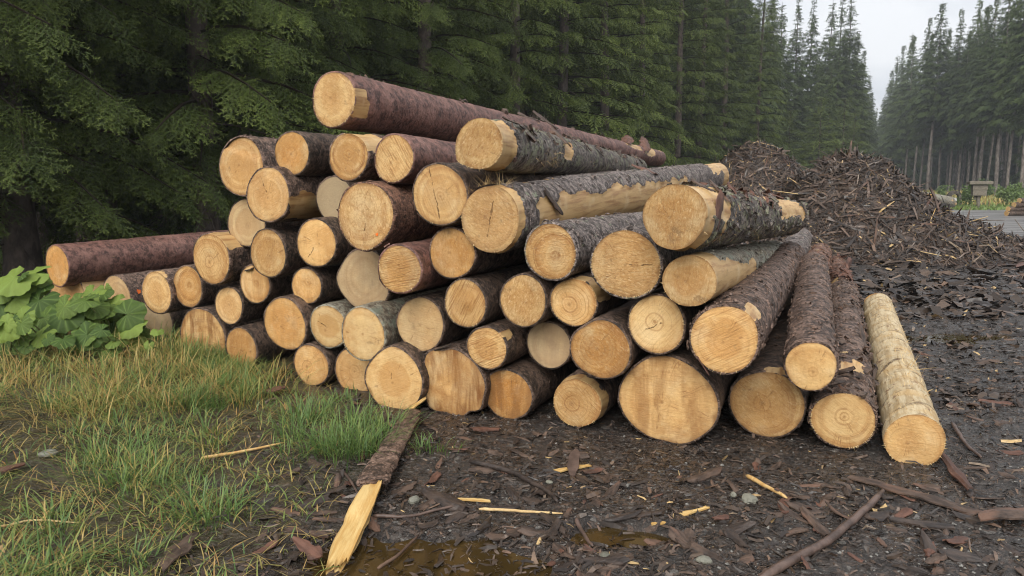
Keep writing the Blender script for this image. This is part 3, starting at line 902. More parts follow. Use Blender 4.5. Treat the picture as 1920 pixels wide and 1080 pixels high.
def trunk_mesh(name, H, r0, mat, seed, seg=12, stubs=0, zmin=0.8, zmax=6.0):
    zs = np.concatenate([[-0.15, 0.0, 0.15, 0.4, 0.8], np.linspace(1.5, H, 16)])
    rr = r0 * (1 - zs / H * 0.93) * (1 + 0.55 * np.exp(-np.maximum(zs, 0) / 0.25))
    pts = np.stack([0.04 * np.sin(zs * 0.4 + seed), 0.04 * np.cos(zs * 0.33 + seed * 2), zs], -1)
    V, F_ = tube(pts, rr, seg, 0.10, seed)
    r_ = np.random.default_rng(seed)
    V = list(map(tuple, V)); F_ = list(F_)
    for _ in range(stubs):                                 # dead limbs low on the trunk
        z = r_.uniform(zmin, zmax); a = r_.uniform(0, 6.28); l_ = r_.uniform(0.4, 1.7)
        d = np.array([math.cos(a), math.sin(a), r_.uniform(-0.45, 0.1)])
        q = np.array([[0, 0, z] + d * l_ * t + np.array([0, 0, -0.25 * l_ * t * t]) for t in (0.02, 0.35, 0.7, 1.0)])
        v2, f2 = tube(q, [0.016, 0.012, 0.008, 0.002], 4)
        k = len(V); V += list(map(tuple, v2)); F_ += [tuple(k + i for i in f) for f in f2]
        for _ in range(4):
            t = r_.uniform(0.3, 0.9); s = d * l_ * t + np.array([0, 0, z - 0.25 * l_ * t * t])
            e = r_.normal(0, 0.3, 3) + np.array([0, 0, -0.18]) + d * 0.15
            v2, f2 = tube(np.array([s, s + e * 0.5, s + e]), [0.005, 0.004, 0.001], 3)
            k = len(V); V += list(map(tuple, v2)); F_ += [tuple(k + i for i in f) for f in f2]
    return mesh_np(name, np.array(V), F_, mat)

CROWN = {
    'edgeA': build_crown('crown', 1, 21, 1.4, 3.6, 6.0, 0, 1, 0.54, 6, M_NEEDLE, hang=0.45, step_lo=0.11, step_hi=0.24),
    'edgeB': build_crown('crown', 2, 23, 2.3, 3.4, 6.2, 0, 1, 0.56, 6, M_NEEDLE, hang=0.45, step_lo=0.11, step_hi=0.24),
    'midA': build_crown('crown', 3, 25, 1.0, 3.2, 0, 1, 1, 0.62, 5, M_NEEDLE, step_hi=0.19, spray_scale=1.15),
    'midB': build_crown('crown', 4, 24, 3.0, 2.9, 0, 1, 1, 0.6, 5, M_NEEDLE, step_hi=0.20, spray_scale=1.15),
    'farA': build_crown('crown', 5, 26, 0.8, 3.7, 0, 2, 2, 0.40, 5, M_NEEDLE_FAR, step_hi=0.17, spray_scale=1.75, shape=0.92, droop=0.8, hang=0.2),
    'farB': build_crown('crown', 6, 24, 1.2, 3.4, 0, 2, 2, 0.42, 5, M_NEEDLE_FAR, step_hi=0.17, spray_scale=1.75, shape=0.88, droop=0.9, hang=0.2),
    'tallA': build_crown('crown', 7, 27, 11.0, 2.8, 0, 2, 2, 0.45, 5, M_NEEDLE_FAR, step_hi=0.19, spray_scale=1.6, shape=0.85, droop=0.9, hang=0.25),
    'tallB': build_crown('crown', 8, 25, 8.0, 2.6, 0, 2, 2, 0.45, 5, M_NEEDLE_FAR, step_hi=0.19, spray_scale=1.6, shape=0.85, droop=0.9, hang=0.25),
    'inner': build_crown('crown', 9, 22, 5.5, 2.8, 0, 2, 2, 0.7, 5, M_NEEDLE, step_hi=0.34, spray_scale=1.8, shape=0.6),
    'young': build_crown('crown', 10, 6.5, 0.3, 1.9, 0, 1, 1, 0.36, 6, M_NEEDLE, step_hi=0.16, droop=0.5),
}
TRUNK = {
    'edgeA': trunk_mesh('trunk', 21, 0.23, M_TRUNK, 1, 16, 14, 0.7, 5),
    'edgeB': trunk_mesh('trunk', 23, 0.21, M_TRUNK, 2, 16, 16, 0.8, 6),
    'midA': trunk_mesh('trunk', 25, 0.22, M_TRUNK, 3, 12, 10, 1, 6),
    'midB': trunk_mesh('trunk', 24, 0.20, M_TRUNK, 4, 12, 16, 1, 7),
    'farA': trunk_mesh('trunk', 26, 0.22, M_TRUNK, 5, 8),
    'farB': trunk_mesh('trunk', 24, 0.20, M_TRUNK, 6, 8),
    'tallA': trunk_mesh('trunk', 27, 0.21, M_TRUNKG, 7, 8, 10, 5, 12),
    'tallB': trunk_mesh('trunk', 25, 0.19, M_TRUNKG, 8, 8, 10, 4, 9),
    'inner': trunk_mesh('trunk', 22, 0.17, M_TRUNK, 9, 8, 24, 1.2, 7),
    'young': trunk_mesh('trunk', 6.5, 0.07, M_TRUNK, 10, 8),
}
TREES = [0]
def tree(kind, x, y, label, group, scale=1.0, rz=None, lean=0.0, zs=None):
    r_ = np.random.default_rng(900 + TREES[0]); TREES[0] += 1
    o = bpy.data.objects.new('spruce_tree', None); COL.objects.link(o)
    o.location = (x, y, 0.0); o.rotation_euler = (r_.normal(0, 0.012), lean + r_.normal(0, 0.012), r_.uniform(0, 6.28) if rz is None else rz)
    w_ = scale * (r_.uniform(0.9, 1.3) if zs is None else 1.0); o.scale = (w_, w_, scale)
    tag(o, label, 'tree', group)
    link('trunk', TRUNK[kind], o); link('crown', CROWN[kind], o)
    return o

def tree_px(kind, px, D, label, group, **k):
    return tree(kind, (px - 960) / FPX * D, D, label, group, **k)

GE = 'spruces at the near edge of the forest'
tree_px('edgeA', 35, 10.8, 'dark spruce at the left border of the picture, boughs above the leaves', GE, rz=0.3, zs=1.0)
tree_px('edgeB', 200, 13.2, 'spruce whose trunk shows behind the farthest left log', GE, rz=1.9, zs=1.0)
tree_px('edgeA', 470, 15.2, 'spruce with drooping boughs behind the upper left of the pile', GE, rz=2.4, zs=1.0)
tree_px('edgeB', 640, 18.5, 'spruce directly behind the end of the topmost log', GE, rz=4.0, zs=1.0)
tree_px('edgeA', 800, 20.5, 'lighter green spruce with hanging boughs behind the topmost log', GE, rz=5.2, zs=1.0)
tree_px('edgeB', 395, 13.0, 'spruce with low boughs hanging left of the pile', GE, rz=3.3, zs=1.0)
tree_px('edgeB', -150, 9.6, 'spruce mostly outside the left border, boughs reaching in', GE, rz=0.8, zs=1.0)
GM = 'spruces along the forest edge behind the pile'
tree_px('midA', 960, 27.5, 'dark spruce behind the middle of the log pile', GM)
tree_px('midB', 1055, 30.5, 'spruce behind the pile with a visible slender trunk', GM)
tree_px('midA', 1130, 35.0, 'spruce behind the lichen covered log', GM)
tree_px('midB', 1200, 38.0, 'spruce above the far end of the topmost log', GM)
tree_px('midA', 1262, 45.0, 'tall spruce behind the far end of the big grey log', GM)
tree_px('midB', 1300, 48.0, 'spruce with bare upper trunk left of the bark heaps', GM)
tree_px('midA', 1352, 56.0, 'spruce rising behind the smaller bark heap', GM)
tree_px('midA', 1408, 60.0, 'broad spruce between the two bark heaps', GM, scale=0.85)
GF = 'pointed spruces along the left side of the clearing'
ORD = ['first', 'second', 'third', 'fourth', 'fifth', 'sixth', 'seventh', 'eighth', 'ninth', 'tenth', 'eleventh', 'twelfth', 'thirteenth', 'fourteenth', 'fifteenth', 'sixteenth', 'seventeenth', 'eighteenth', 'nineteenth', 'twentieth', 'twenty-first', 'twenty-second']
HT = {'farA': 26, 'farB': 24, 'tallA': 27, 'tallB': 25}
def by_top(kd, D, ytop): return (1.6 + (340 - ytop) * D / FPX) / HT[kd]
GFL = [(1385, 74, 'farA', -60), (1428, 82, 'farB', -25), (1450, 88, 'farA', 20), (1472, 96, 'farA', 6), (1497, 100, 'farB', 12), (1515, 92, 'farB', 95), (1532, 104, 'farA', 17), (1552, 98, 'farA', 10), (1577, 100, 'farA', 6), (1565, 112, 'farB', 90),
       (1600, 128, 'farB', 104), (1589, 118, 'farA', 70), (1611, 150, 'farA', 145), (1619, 180, 'farB', 178), (1626, 230, 'farA', 205), (1541, 84, 'farB', 130)]
for k, (px, D, kd, yt) in enumerate(sorted(GFL, reverse=True)):
    tree_px(kd, px, D, f'pointed spruce left of the clearing, {ORD[k]} from the gap of sky', GF, scale=by_top(kd, D, yt))
for px, D, sc in [(1470, 66, 1.2), (1525, 72, 1.45), (1568, 78, 1.55), (1590, 84, 1.4), (1440, 64, 1.0)]:
    tree_px('young', px, D, 'bushy young spruce behind the bark heaps, ' + {1440: 'leftmost', 1470: 'second from left', 1525: 'middle one', 1568: 'second from right', 1590: 'rightmost'}[px] + ' of the five', 'young spruces in front of the left edge', scale=sc)
GR = 'tall spruces on the right side of the clearing'
GRL = [(1643, 230, 'farA', 185), (1650, 190, 'farB', 140), (1659, 165, 'farA', 112), (1668, 145, 'farB', 95), (1677, 134, 'farA', 74), (1690, 124, 'tallB', 80), (1705, 116, 'tallA', 46), (1718, 108, 'tallB', 75), (1732, 102, 'tallA', 19), (1751, 104, 'tallB', 66),
       (1772, 98, 'tallA', 30), (1789, 96, 'tallB', 70), (1805, 94, 'tallA', 46), (1824, 92, 'tallB', 75), (1842, 86, 'tallA', 40), (1858, 80, 'tallB', -20), (1880, 72, 'tallA', -90), (1905, 70, 'tallB', -60), (1935, 66, 'tallA', -90)]
for k, (px, D, kd, yt) in enumerate(GRL):
    tree_px(kd, px, D, f'tall spruce right of the clearing, {ORD[k]} from the gap of sky', GR, scale=by_top(kd, D, yt))
for px, D, kd in [(1621, 280, 'farB'), (1627, 300, 'farA'), (1633, 320, 'farB'), (1639, 330, 'farA'), (1645, 310, 'farB'), (1651, 290, 'farA'), (1630, 380, 'farA'), (1636, 400, 'farB'), (1642, 390, 'farA')]:
    tree_px(kd, px, D, 'hazy spruce closing the far end of the clearing', 'spruces at the far end of the clearing')
for px, D, kd in [(1700, 175, 'farB'), (1716, 160, 'farA'), (1728, 185, 'farB'), (1740, 150, 'farA'), (1748, 175, 'farB'), (1758, 160, 'farA'), (1735, 210, 'farA'), (1752, 220, 'farB'), (1768, 180, 'farA'), (1780, 165, 'farB')]:
    tree_px(kd, px, D, 'hazy full crowned spruce behind the bare trunks on the right', 'spruces behind the right hand row', scale=0.78)
# deeper rows
GD = 'spruces deep inside the forest'
rr = np.random.default_rng(5)
e0 = np.array([-7.0, 13.2]); ed = np.array([math.sin(R(26)), math.cos(R(26))]); en = np.array([-ed[1], ed[0]])
for row in range(1, 6):
    n = 30 if row < 4 else 22
    for k in range(n):
        t = -10 + k * (3.6 + 0.5 * row) + rr.uniform(-1.2, 1.2)
        q = e0 + ed * t + en * (row * 3.4 + rr.uniform(-1.0, 1.0))
        if q[1] < 9.5: continue
        kd = 'inner' if row <= 3 and t < 45 else ('farA' if rr.random() < 0.5 else 'farB')
        if row >= 4: kd = 'farA' if rr.random() < 0.6 else 'farB'
        tree(kd, q[0], q[1], 'dim spruce deep in the forest behind the log pile', GD, scale=rr.uniform(0.85, 1.1))
f0 = np.array([(1735 - 960) / FPX * 102, 102.0]); fn = np.array([ed[1], -ed[0]])
for row in range(1, 5):
    for k in range(17):
        t = -17 + k * 6.2 + rr.uniform(-2, 2)
        q = f0 + ed * t + fn * (row * 4.2 + rr.uniform(-1.5, 1.5))
        tree(['tallA', 'tallB', 'tallB', 'farB'][int(rr.integers(4))] if row > 1 else ('tallA' if rr.random() < 0.5 else 'tallB'), q[0], q[1], 'dim spruce deep in the forest on the right', 'spruces deep in the right hand forest', scale=rr.uniform(0.80, 0.95))

# the far wood behind both edges, one mass
lite = build_crown('far_wood', 21, 25, 1.0, 3.1, 0, 2, 2, 1.9, 5, M_NEEDLE_FAR, step_hi=1.3, spray_scale=4.5, shape=0.85, droop=0.9)
nv_, nf_ = len(lite.vertices), len(lite.polygons)
LV = np.empty(nv_ * 3, np.float32); lite.vertices.foreach_get('co', LV); LV = LV.reshape(-1, 3)
LF = np.empty(nf_ * 3, np.int32); lite.polygons.foreach_get('vertices', LF); LF = LF.reshape(-1, 3)
LA = {}
for a in ('tip', 'tint', 'wood'):
    q = np.empty(nv_, np.float32); lite.attributes[a].data.foreach_get('value', q); LA[a] = q
spots = []
for k in range(80):                                         # right of the clearing
    spots.append(f0 + ed * rr.uniform(20, 260) + fn * (rr.uniform(22, 60) if k % 3 else rr.uniform(9, 26)))
    if k % 3 == 0 and (spots[-1] - f0).dot(ed) < 60: spots.pop()
for k in range(22):                                         # left, behind the last row
    spots.append(e0 + ed * rr.uniform(0, 230) + en * rr.uniform(20, 40))
for k in range(20):                                         # across the far end
    spots.append(np.array([0.478 * 330, 330.0]) + ed * rr.uniform(0, 60) + fn * rr.uniform(-60, 60))
AV, AF = [], []
for i, q in enumerate(spots):
    a, sc = rr.uniform(0, 6.28), rr.uniform(0.7, 0.95)
    m_ = np.array([[math.cos(a), -math.sin(a), 0], [math.sin(a), math.cos(a), 0], [0, 0, 1]])
    AV.append(LV @ m_.T * sc + np.array([q[0], q[1], 0])); AF.append(LF + i * nv_)
ns_ = len(spots)
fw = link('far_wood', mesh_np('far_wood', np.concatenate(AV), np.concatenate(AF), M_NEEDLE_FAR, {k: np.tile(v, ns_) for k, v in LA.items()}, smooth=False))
tag(fw, 'hazy mass of spruces far behind both forest edges', 'forest', kind='stuff')
# ================================================================== the log pile
def sbase(px):
    return float(np.interp(px, [0, 300, 450, 600, 750, 900, 1080, 1250, 1437, 1713], [5.15, 5.0, 4.85, 4.62, 4.45, 4.47, 4.5, 4.5, 4.78, 4.76]))

def periodic_profile(pairs, phi):
    a = np.array([q[0] for q in pairs], float); r = np.array([q[1] for q in pairs], float)
    o = np.argsort(a); a, r = a[o], r[o]
    a = np.concatenate([a - 360, a, a + 360]); r = np.concatenate([r, r, r])
    x = np.degrees(phi) % 360
    f = np.interp(x, a, r)
    k = np.array([1, 2, 3, 2, 1], float); k /= k.sum()
    ff = np.concatenate([f[-2:], f, f[:2]])
    return np.convolve(ff, k, 'valid')

PILE = 'felled spruce logs stacked in the pile'
LOG_COUNT = [0]

def build_log(key, bbox, label, ds=0.0, L=4.2, far=None, style='dark', strip=None, face=None, prof=None, s=None,
              yaw=0.0, tilt=0.0, fringe=0, taper=0.1, crack=None, ripple=0.0, group=PILE, lump=0.03, paint=None, res=1.0, thick=None, face_lean=(0, 0)):
    LOG_COUNT[0] += 1
    seed = LOG_COUNT[0] * 7 + 3
    r_ = np.random.default_rng(seed)
    x0, x1, y0, y1 = bbox
    cx, cy_ = (x0 + x1) / 2, (y0 + y1) / 2
    ss = (sbase(cx) if s is None else s) + ds
    P0 = on_plane(cx, cy_, ss)
    # radius from the height of the end face in the picture
    depth = (P0 - CPOS).dot(FWD)
    r = (y1 - y0) / 2 / FPX * depth
    if far is not None:
        d = ray(*far); d = d / np.linalg.norm(d)
        c = CPOS - P0
        b = c.dot(d); q = b * b - (c.dot(c) - L * L)
        t = -b + math.sqrt(max(q, 0))
        ax = CPOS + d * t - P0
        ax /= np.linalg.norm(ax)
    else:
        ya = LOG_ANG + R(yaw + r_.uniform(-1.0, 1.0)); ti = R(tilt + r_.uniform(-0.5, 0.5))
        ax = np.array([math.sin(ya) * math.cos(ti), math.cos(ya) * math.cos(ti), math.sin(ti)])
    Zv = Vector(ax); Xv = Vector((0, 0, 1)).cross(Zv).normalized(); Yv = Zv.cross(Xv)
    M = Matrix((Xv, Yv, Zv)).transposed().to_4x4(); M.translation = Vector(P0)
    root = bpy.data.objects.new('spruce_log', None); COL.objects.link(root)
    root.matrix_world = M
    root.empty_display_size = 0.1
    tag(root, label, 'log', group)
    nseg = int(56 * res); nzz = max(24, int(L / (0.055 / res)))
    phi = np.linspace(0, 2 * np.pi, nseg, endpoint=False)
    pr = 1 + 0.022 * np.sin(2 * phi + r_.uniform(0, 6)) + 0.014 * np.sin(3 * phi + r_.uniform(0, 6)) + 0.02 * fbm(np.stack([np.cos(phi) * 2.2, np.sin(phi) * 2.2, np.full(nseg, seed * 1.3)], -1), 3)
    flare = np.ones(nseg)
    if prof: flare = periodic_profile(prof, phi)
    tb = thick if thick is not None else (0.010 + 0.012 * r)
    z = np.concatenate([np.array([0.0, 0.006, 0.02]), np.linspace(0.045, L, nzz)])
    PH, Z = np.meshgrid(phi, z); n = len(z)
    fl = 1 + (flare[None, :] - 1) * np.exp(-Z / 0.5)
    Rr = r * pr[None, :] * fl * (1 - taper * Z / L)
    cyl = np.stack([np.cos(PH) * r, np.sin(PH) * r, Z], -1)
    Rr = Rr * (1 + lump * fbm(cyl * np.array([3, 3, 1.6]) + seed, 2))
    for _ in range(int(r_.integers(3, 7))):               # knots
        kp, kz, kh = r_.uniform(0, 6.28), r_.uniform(0.3, L), r_.uniform(0.008, 0.02)
        da = (PH - kp + np.pi) % (2 * np.pi) - np.pi
        Rr = Rr + kh * np.exp(-((da * r / 0.05) ** 2 + ((Z - kz) / 0.06) ** 2))
    st = strip or {}
    S = 0.62 + 0.85 * fbm(cyl * np.array([5, 5, 2.2]) + seed * 2.1, 4) - st.get('amt', 0.0) * 1.2
    if 'collar' in st:
        S = S - 3 * sstep(0.06, -0.02, Z - st['collar'] - 0.10 * fbm(cyl * 6 + seed, 3))
    for (pc, pw, za, zb) in st.get('patch', []):
        da = np.abs((PH - R(pc) + np.pi) % (2 * np.pi) - np.pi)
        nn = 0.6 * fbm(cyl * np.array([8, 8, 5.0]) + seed, 4)
        S = S - 2.5 * sstep(1.05, 0.85, da / R(pw) + nn) * sstep(za - 0.05, za + 0.03, Z + nn * 0.3) * sstep(zb + 0.05, zb - 0.03, Z + nn * 0.3)
    if st.get('all'):
        S = S * 0.0
    if ripple:
        rp = np.sin(Z * 2 * np.pi / (0.17 if not st.get('all') else 0.27) + PH * 1.6 + (2.0 if not st.get('all') else 3.5) * fbm(cyl * np.array([3, 3, 2]) + seed, 2))
        S = S - ripple * 0.6 * sstep(0.55, 0.95, rp) * (1 if not st.get('all') else 0)
        Rr = Rr + (0.010 if not st.get('all') else 0.005) * ripple * sstep(-0.2, 0.9, rp)
        if st.get('all'): S = rp
    barkm = sstep(-0.08, 0.08, S) * (0.0 if st.get('all') else 1.0)
    Rout = Rr - tb * (1 - barkm) + barkm * (0.007 * fbm(cyl * np.array([22, 22, 34]) + seed, 3) + 0.004 * fbm(cyl * 60 + seed, 2))
    Rface = Rr[0] - tb
    # ring 0 is the inner edge of the bark on the sawn end, ring 1 its outer edge
    Rout[0] = Rface
    Zo = Z.copy(); Zo[1] = 0.001; Zo[0] = 0.0
    Rout[1] = np.maximum(Rout[1] - 0.002, Rface + 0.0005)
    if face_lean != (0, 0):
        lean = (np.cos(PH) * face_lean[0] + np.sin(PH) * face_lean[1]) * Rout
        Zo = Zo + lean * sstep(0.5, 0.0, Z)
    V = np.stack([-np.cos(PH) * Rout, np.sin(PH) * Rout, Zo], -1).reshape(-1, 3)
    F = grid_faces(n, nseg, True)
    me = mesh_np('bark', V, F, BARK[style], {'strip': S.reshape(-1)})
    bark = link('bark' if not st.get('all') else 'peeled_stem', me, root)
    # sawn end
    fo = dict(tone=0.3, rings=0.35, saw=0.2, stain=0.15, fuzz=0.45, grey=0.0)
    fo.update(face or {})
    K = 9
    k = np.linspace(0, 1, K + 1)[1:]
    KR, PF = np.meshgrid(k, phi, indexing='ij')
    RF = KR * Rface[None, :]
    X, Y = -np.cos(PF) * RF, np.sin(PF) * RF
    Zf = 0.006 * fbm(np.stack([X * 9 + seed, Y * 9, X * 0 + 3.1], -1), 2) * (1 - KR ** 4) - 0.0015 + 0.003 * KR ** 8 + 0.0
    if face_lean != (0, 0):
        Zf = Zf + np.cos(PF) * RF * face_lean[0] + np.sin(PF) * RF * face_lean[1]
    if fo.get('step'):                                    # a felling-cut step across the face
        sa = R(fo['step'][0]); so = fo['step'][1] * r
        Zf = Zf + 0.018 * sstep(so - 0.006, so + 0.006, -X * math.cos(sa) + Y * math.sin(sa))
    Vf = np.concatenate([[[0, 0, float(Zf[0].mean())]], np.stack([X, Y, Zf], -1).reshape(-1, 3)])
    Ff = [(0, 1 + (j + 1) % nseg, 1 + j) for j in range(nseg)]
    Q = grid_faces(K, nseg, True) + 1
    Ff += [tuple(a) for a in Q[:, [0, 1, 2]]] + [tuple(a) for a in Q[:, [0, 2, 3]]]
    radv = np.concatenate([[0], KR.reshape(-1)])
    ck = np.full(len(Vf), 1.0)
    if crack:
        ca, co, c0, c1 = crack                             # angle deg, offset, start, end in radii
        ux, uy = math.cos(R(ca)), math.sin(R(ca))
        xi, yi = -Vf[:, 0] / r, Vf[:, 1] / r
        along = xi * ux + yi * uy; perp = (-xi * uy + yi * ux - co) * r
        ck = np.where((along > c0) & (along < c1), perp, perp + 0.5)
    mf = mesh_np('cut_face', Vf, np.array(Ff), FACE_MAT, {'rad': radv, 'crack': ck})
    fobj = link('cut_face', mf, root)
    for kk in ('tone', 'rings', 'saw', 'stain', 'fuzz', 'grey'):
        fobj[kk] = float(fo[kk])
    back = link('cut_face', mf, root, loc=(0, 0, L - 0.004), rot=(0, math.pi, 0), scale=(1 - taper, 1 - taper, 1))
    for kk in ('tone', 'rings', 'saw', 'stain', 'fuzz', 'grey'):
        back[kk] = float(fo[kk])
    if fringe:                                            # torn fibres round the rim
        m_ = int(fringe)
        a = r_.uniform(R(160), R(380), m_)
        a = np.where(r_.random(m_) < 0.25, r_.uniform(0, 6.28, m_), a)
        j = ((a % (2 * np.pi)) / (2 * np.pi) * nseg).astype(int) % nseg
        rf = Rface[j]
        ln = r_.uniform(0.002, 0.010, m_) * np.where(r_.random(m_) < 0.10, 2.2, 1)
        w = r_.uniform(0.0012, 0.003, m_)
        c, s_ = -np.cos(a), np.sin(a)
        B = np.stack([c * rf, s_ * rf, np.full(m_, -0.001)], -1)
        tang = np.stack([-s_, c, 0 * c], -1)
        tip = B + np.stack([c, s_, r_.uniform(-0.6, 0.2, m_)], -1) * ln[:, None] + tang * (r_.uniform(-0.5, 0.5, m_) * ln)[:, None]
        VV = np.stack([B - tang * w[:, None] - 0.006 * np.stack([c, s_, 0 * c], -1), B + tang * w[:, None] - 0.006 * np.stack([c, s_, 0 * c], -1), tip], 1).reshape(-1, 3)
        fr = link('torn_fibres', mesh_np('torn_fibres', VV, np.arange(3 * m_).reshape(-1, 3), M_FIBRE), fobj)
        fr['kind'] = 'stuff'
    if paint:
        pxx, pyy, pr_, ppart = paint
        aa = np.linspace(0, 2 * np.pi, 14, endpoint=False)
        rr = pr_ * (1 + 0.35 * r_.uniform(-1, 1, 14))
        if ppart == 'face':
            Vp = np.stack([-(pxx * r + rr * np.cos(aa)), pyy * r + rr * np.sin(aa), np.full(14, -0.0075)], -1)
            link('paint_mark', mesh_np('paint_mark', Vp, [tuple(range(14))], M_PAINT), fobj)
        else:                                              # pxx angle, pyy distance along the log
            A2 = R(pxx) + rr * np.cos(aa) / r
            Vp = np.stack([-np.cos(A2) * (r * 1.035), np.sin(A2) * (r * 1.035), pyy + rr * np.sin(aa)], -1)
            link('paint_mark', mesh_np('paint_mark', Vp, [tuple(range(14))], M_PAINT), bark)
    root_info = dict(S=S, phi=phi, z=z, Rr=Rr, style=style, root=root, bark=bark, r=r, M=M, P0=P0, ax=ax, L=L)
    LOGS[key] = root_info
    return root_info

LOGS = {}
M_PAINT = simple_mat('orange_paint', (0.75, 0.13, 0.02), (0.85, 0.2, 0.03), 40, 0.6, 0.3, 0.2)

def F(**k): return k
pale, mid_, orng = 0.0, 0.3, 0.85

build_log('00', (588, 664, 134, 239), 'long reddish log lying on the very top of the pile', ds=0.05, L=9.6, far=(1234, 297), style='red', strip=dict(amt=0.02, patch=[(75, 50, 7.2, 7.9), (40, 45, 8.2, 8.8), (90, 30, 9.0, 9.5), (-10, 30, 0.0, 0.16)]), face=F(tone=0.1, fuzz=0.5, rings=0.2), fringe=70, taper=0.28, res=1.15, lump=0.02)
build_log('01', (83, 131, 459, 538), 'reddish brown log jutting out farthest left, above the big leaves', L=4.6, far=(640, 440), style='red', strip=dict(amt=0.0), face=F(tone=0.9, fuzz=0.4, rings=0.15), taper=0.02, res=1.15, ds=0.25, lump=0.015)
build_log('02', (92, 168, 512, 625), 'pale log half hidden by leaves under the farthest left log', ds=0.42, L=4.0, style='brown', strip=dict(patch=[(60, 60, 0, 0.6)]), face=F(tone=0.5, grey=0.1))
build_log('03', (191, 246, 516, 602), 'log with an orange paint spot on its bark, behind the leaves', ds=0.40, L=4.0, style='brown', face=F(tone=0.45, grey=0.35), paint=(18, 0.09, 0.022, 'bark'))
build_log('04', (266, 321, 508, 589), 'small pale oval log end at the left, nearest the big leaves', ds=-0.05, style='brown', face=F(tone=0.1, fuzz=0.6), fringe=30, strip=dict(patch=[(75, 40, 0, 0.1)]))
build_log('05', (322, 381, 497, 577), 'small orange brown log right of the pale oval one at the left', ds=0.06, style='dark', face=F(tone=0.7, rings=0.7, stain=0.3))
build_log('06', (262, 322, 560, 652), 'greyish log end in shadow under the small pale oval log', ds=0.3, style='dark', face=F(tone=0.3, grey=0.65))
build_log('07', (334, 427, 576, 692), 'broad stained log end rising out of the grass at the lower left', ds=0.02, s=4.95, style='dark', face=F(tone=0.3, stain=0.9, fuzz=0.15), prof=[(0, 1.0), (45, 0.98), (90, 1.0), (130, 1.08), (180, 1.05), (270, 1)])
build_log('08', (410, 494, 255, 369), 'large stepped log end at the upper left corner of the pile', ds=0.02, style='brown', face=F(tone=0.25, fuzz=0.2, step=(75, 0.42)), strip=dict(amt=0.02))
build_log('09', (511, 583, 245, 330), 'honey coloured log end second from left in the upper row', ds=0.03, style='dark', face=F(tone=0.8, fuzz=0.4, rings=0.15))
build_log('10', (460, 544, 312, 419), 'weathered log with cracked face below the upper left corner log', ds=-0.16, style='brown', face=F(tone=0.35, stain=0.25, saw=0.2, grey=0.08), strip=dict(patch=[(-30, 35, 0.1, 0.9)]), crack=(112, 0.02, 0.05, 0.9))
build_log('11', (420, 503, 372, 466), 'pale grey log end tucked behind, below the cracked weathered log', ds=0.12, style='dark', face=F(tone=0.0, grey=0.35, fuzz=0.15))
build_log('12', (361, 431, 437, 534), 'log with yellowish face and ringed rim over the left log', ds=-0.12, style='brown', face=F(tone=0.3, rings=0.5, saw=0.5), strip=dict(patch=[(60, 35, 0, 0.35)]))
build_log('13', (464, 540, 428, 521), 'dark barked log with mottled tan face below the weathered log', ds=-0.10, style='dark', face=F(tone=0.35, fuzz=0.6, stain=0.15))
build_log('14', (553, 632, 408, 503), 'log with a star of pale cracks on its smooth face', ds=0.02, style='dark', face=F(tone=0.4, fuzz=0.1, rings=0.05), crack=(55, 0.0, -0.9, -0.2))
build_log('15', (590, 667, 330, 421), 'shaded grey log end set back behind the orange dotted log', ds=0.26, style='dark', face=F(tone=0.1, grey=0.75, fuzz=0.1))
build_log('16', (446, 509, 494, 571), 'small log with a dark bark scab on top of its face', ds=0.06, style='dark', face=F(tone=0.45, stain=0.5, fuzz=0.2))
build_log('17', (400, 458, 537, 609), 'small squarish log end just left of the big honey oval', ds=0.0, style='dark', face=F(tone=0.35, grey=0.12, fuzz=0.5))
build_log('18', (546, 603, 500, 573), 'small mottled log end under the log with starry cracks', ds=0.05, style='dark', face=F(tone=0.55, stain=0.3))
build_log('19', (491, 577, 556, 659), 'big smooth honey brown oval log end low on the left', ds=-0.12, style='dark', face=F(tone=0.75, fuzz=0.05, rings=0.05, stain=0.25))
build_log('20', (418, 485, 613, 692), 'orange cracked log end sunk in the grass at lower left', ds=-0.05, s=4.85, style='dark', face=F(tone=0.75, stain=0.4, rings=0.2), crack=(250, 0.05, 0.0, 0.9), tilt=-1)
build_log('21', (579, 652, 569, 655), 'pale cream log half behind the brightest log', ds=0.03, style='pale', face=F(tone=0.0, fuzz=0.1, rings=0.05), crack=(155, 0.05, 0.0, 0.8))
build_log('22', (549, 617, 643, 727), 'round speckled log end on the ground beside the grass', s=4.60, style='dark', face=F(tone=0.45, fuzz=0.3), crack=(265, -0.1, 0.2, 0.9))
build_log('23', (626, 703, 650, 744), 'tan log end on the ground, partly behind two pale logs', ds=0.10, style='dark', face=F(tone=0.4, stain=0.2, fuzz=0.2), tilt=-0.5)
build_log('24', (687, 788, 647, 774), 'pale egg shaped log end with a short upright crack, on the ground', s=4.36, style='dark', face=F(tone=0.15, fuzz=0.15, rings=0.05), prof=[(90, 1.02), (60, 0.95), (120, 0.95), (30, 0.97), (150, 0.97), (0, 1.05), (180, 1.05), (270, 1.0), (315, 1.04), (225, 1.02)], crack=(90, 0.03, -0.05, 0.22), fringe=20)
build_log('25', (791, 906, 650, 785), 'butt log with lobed outline and a rusty brown stain', s=4.44, style='dark', face=F(tone=0.45, stain=1.0, fuzz=0.05, rings=0.0), prof=[(0, 1.02), (25, 1.0), (55, 0.98), (85, 1.0), (110, 0.93), (128, 1.12), (145, 1.12), (165, 0.88), (190, 0.8), (215, 1.08), (232, 1.15), (250, 0.98), (262, 0.95), (275, 1.05), (292, 1.05), (305, 0.9), (320, 1.12), (338, 0.98)], fringe=0, res=1.3)
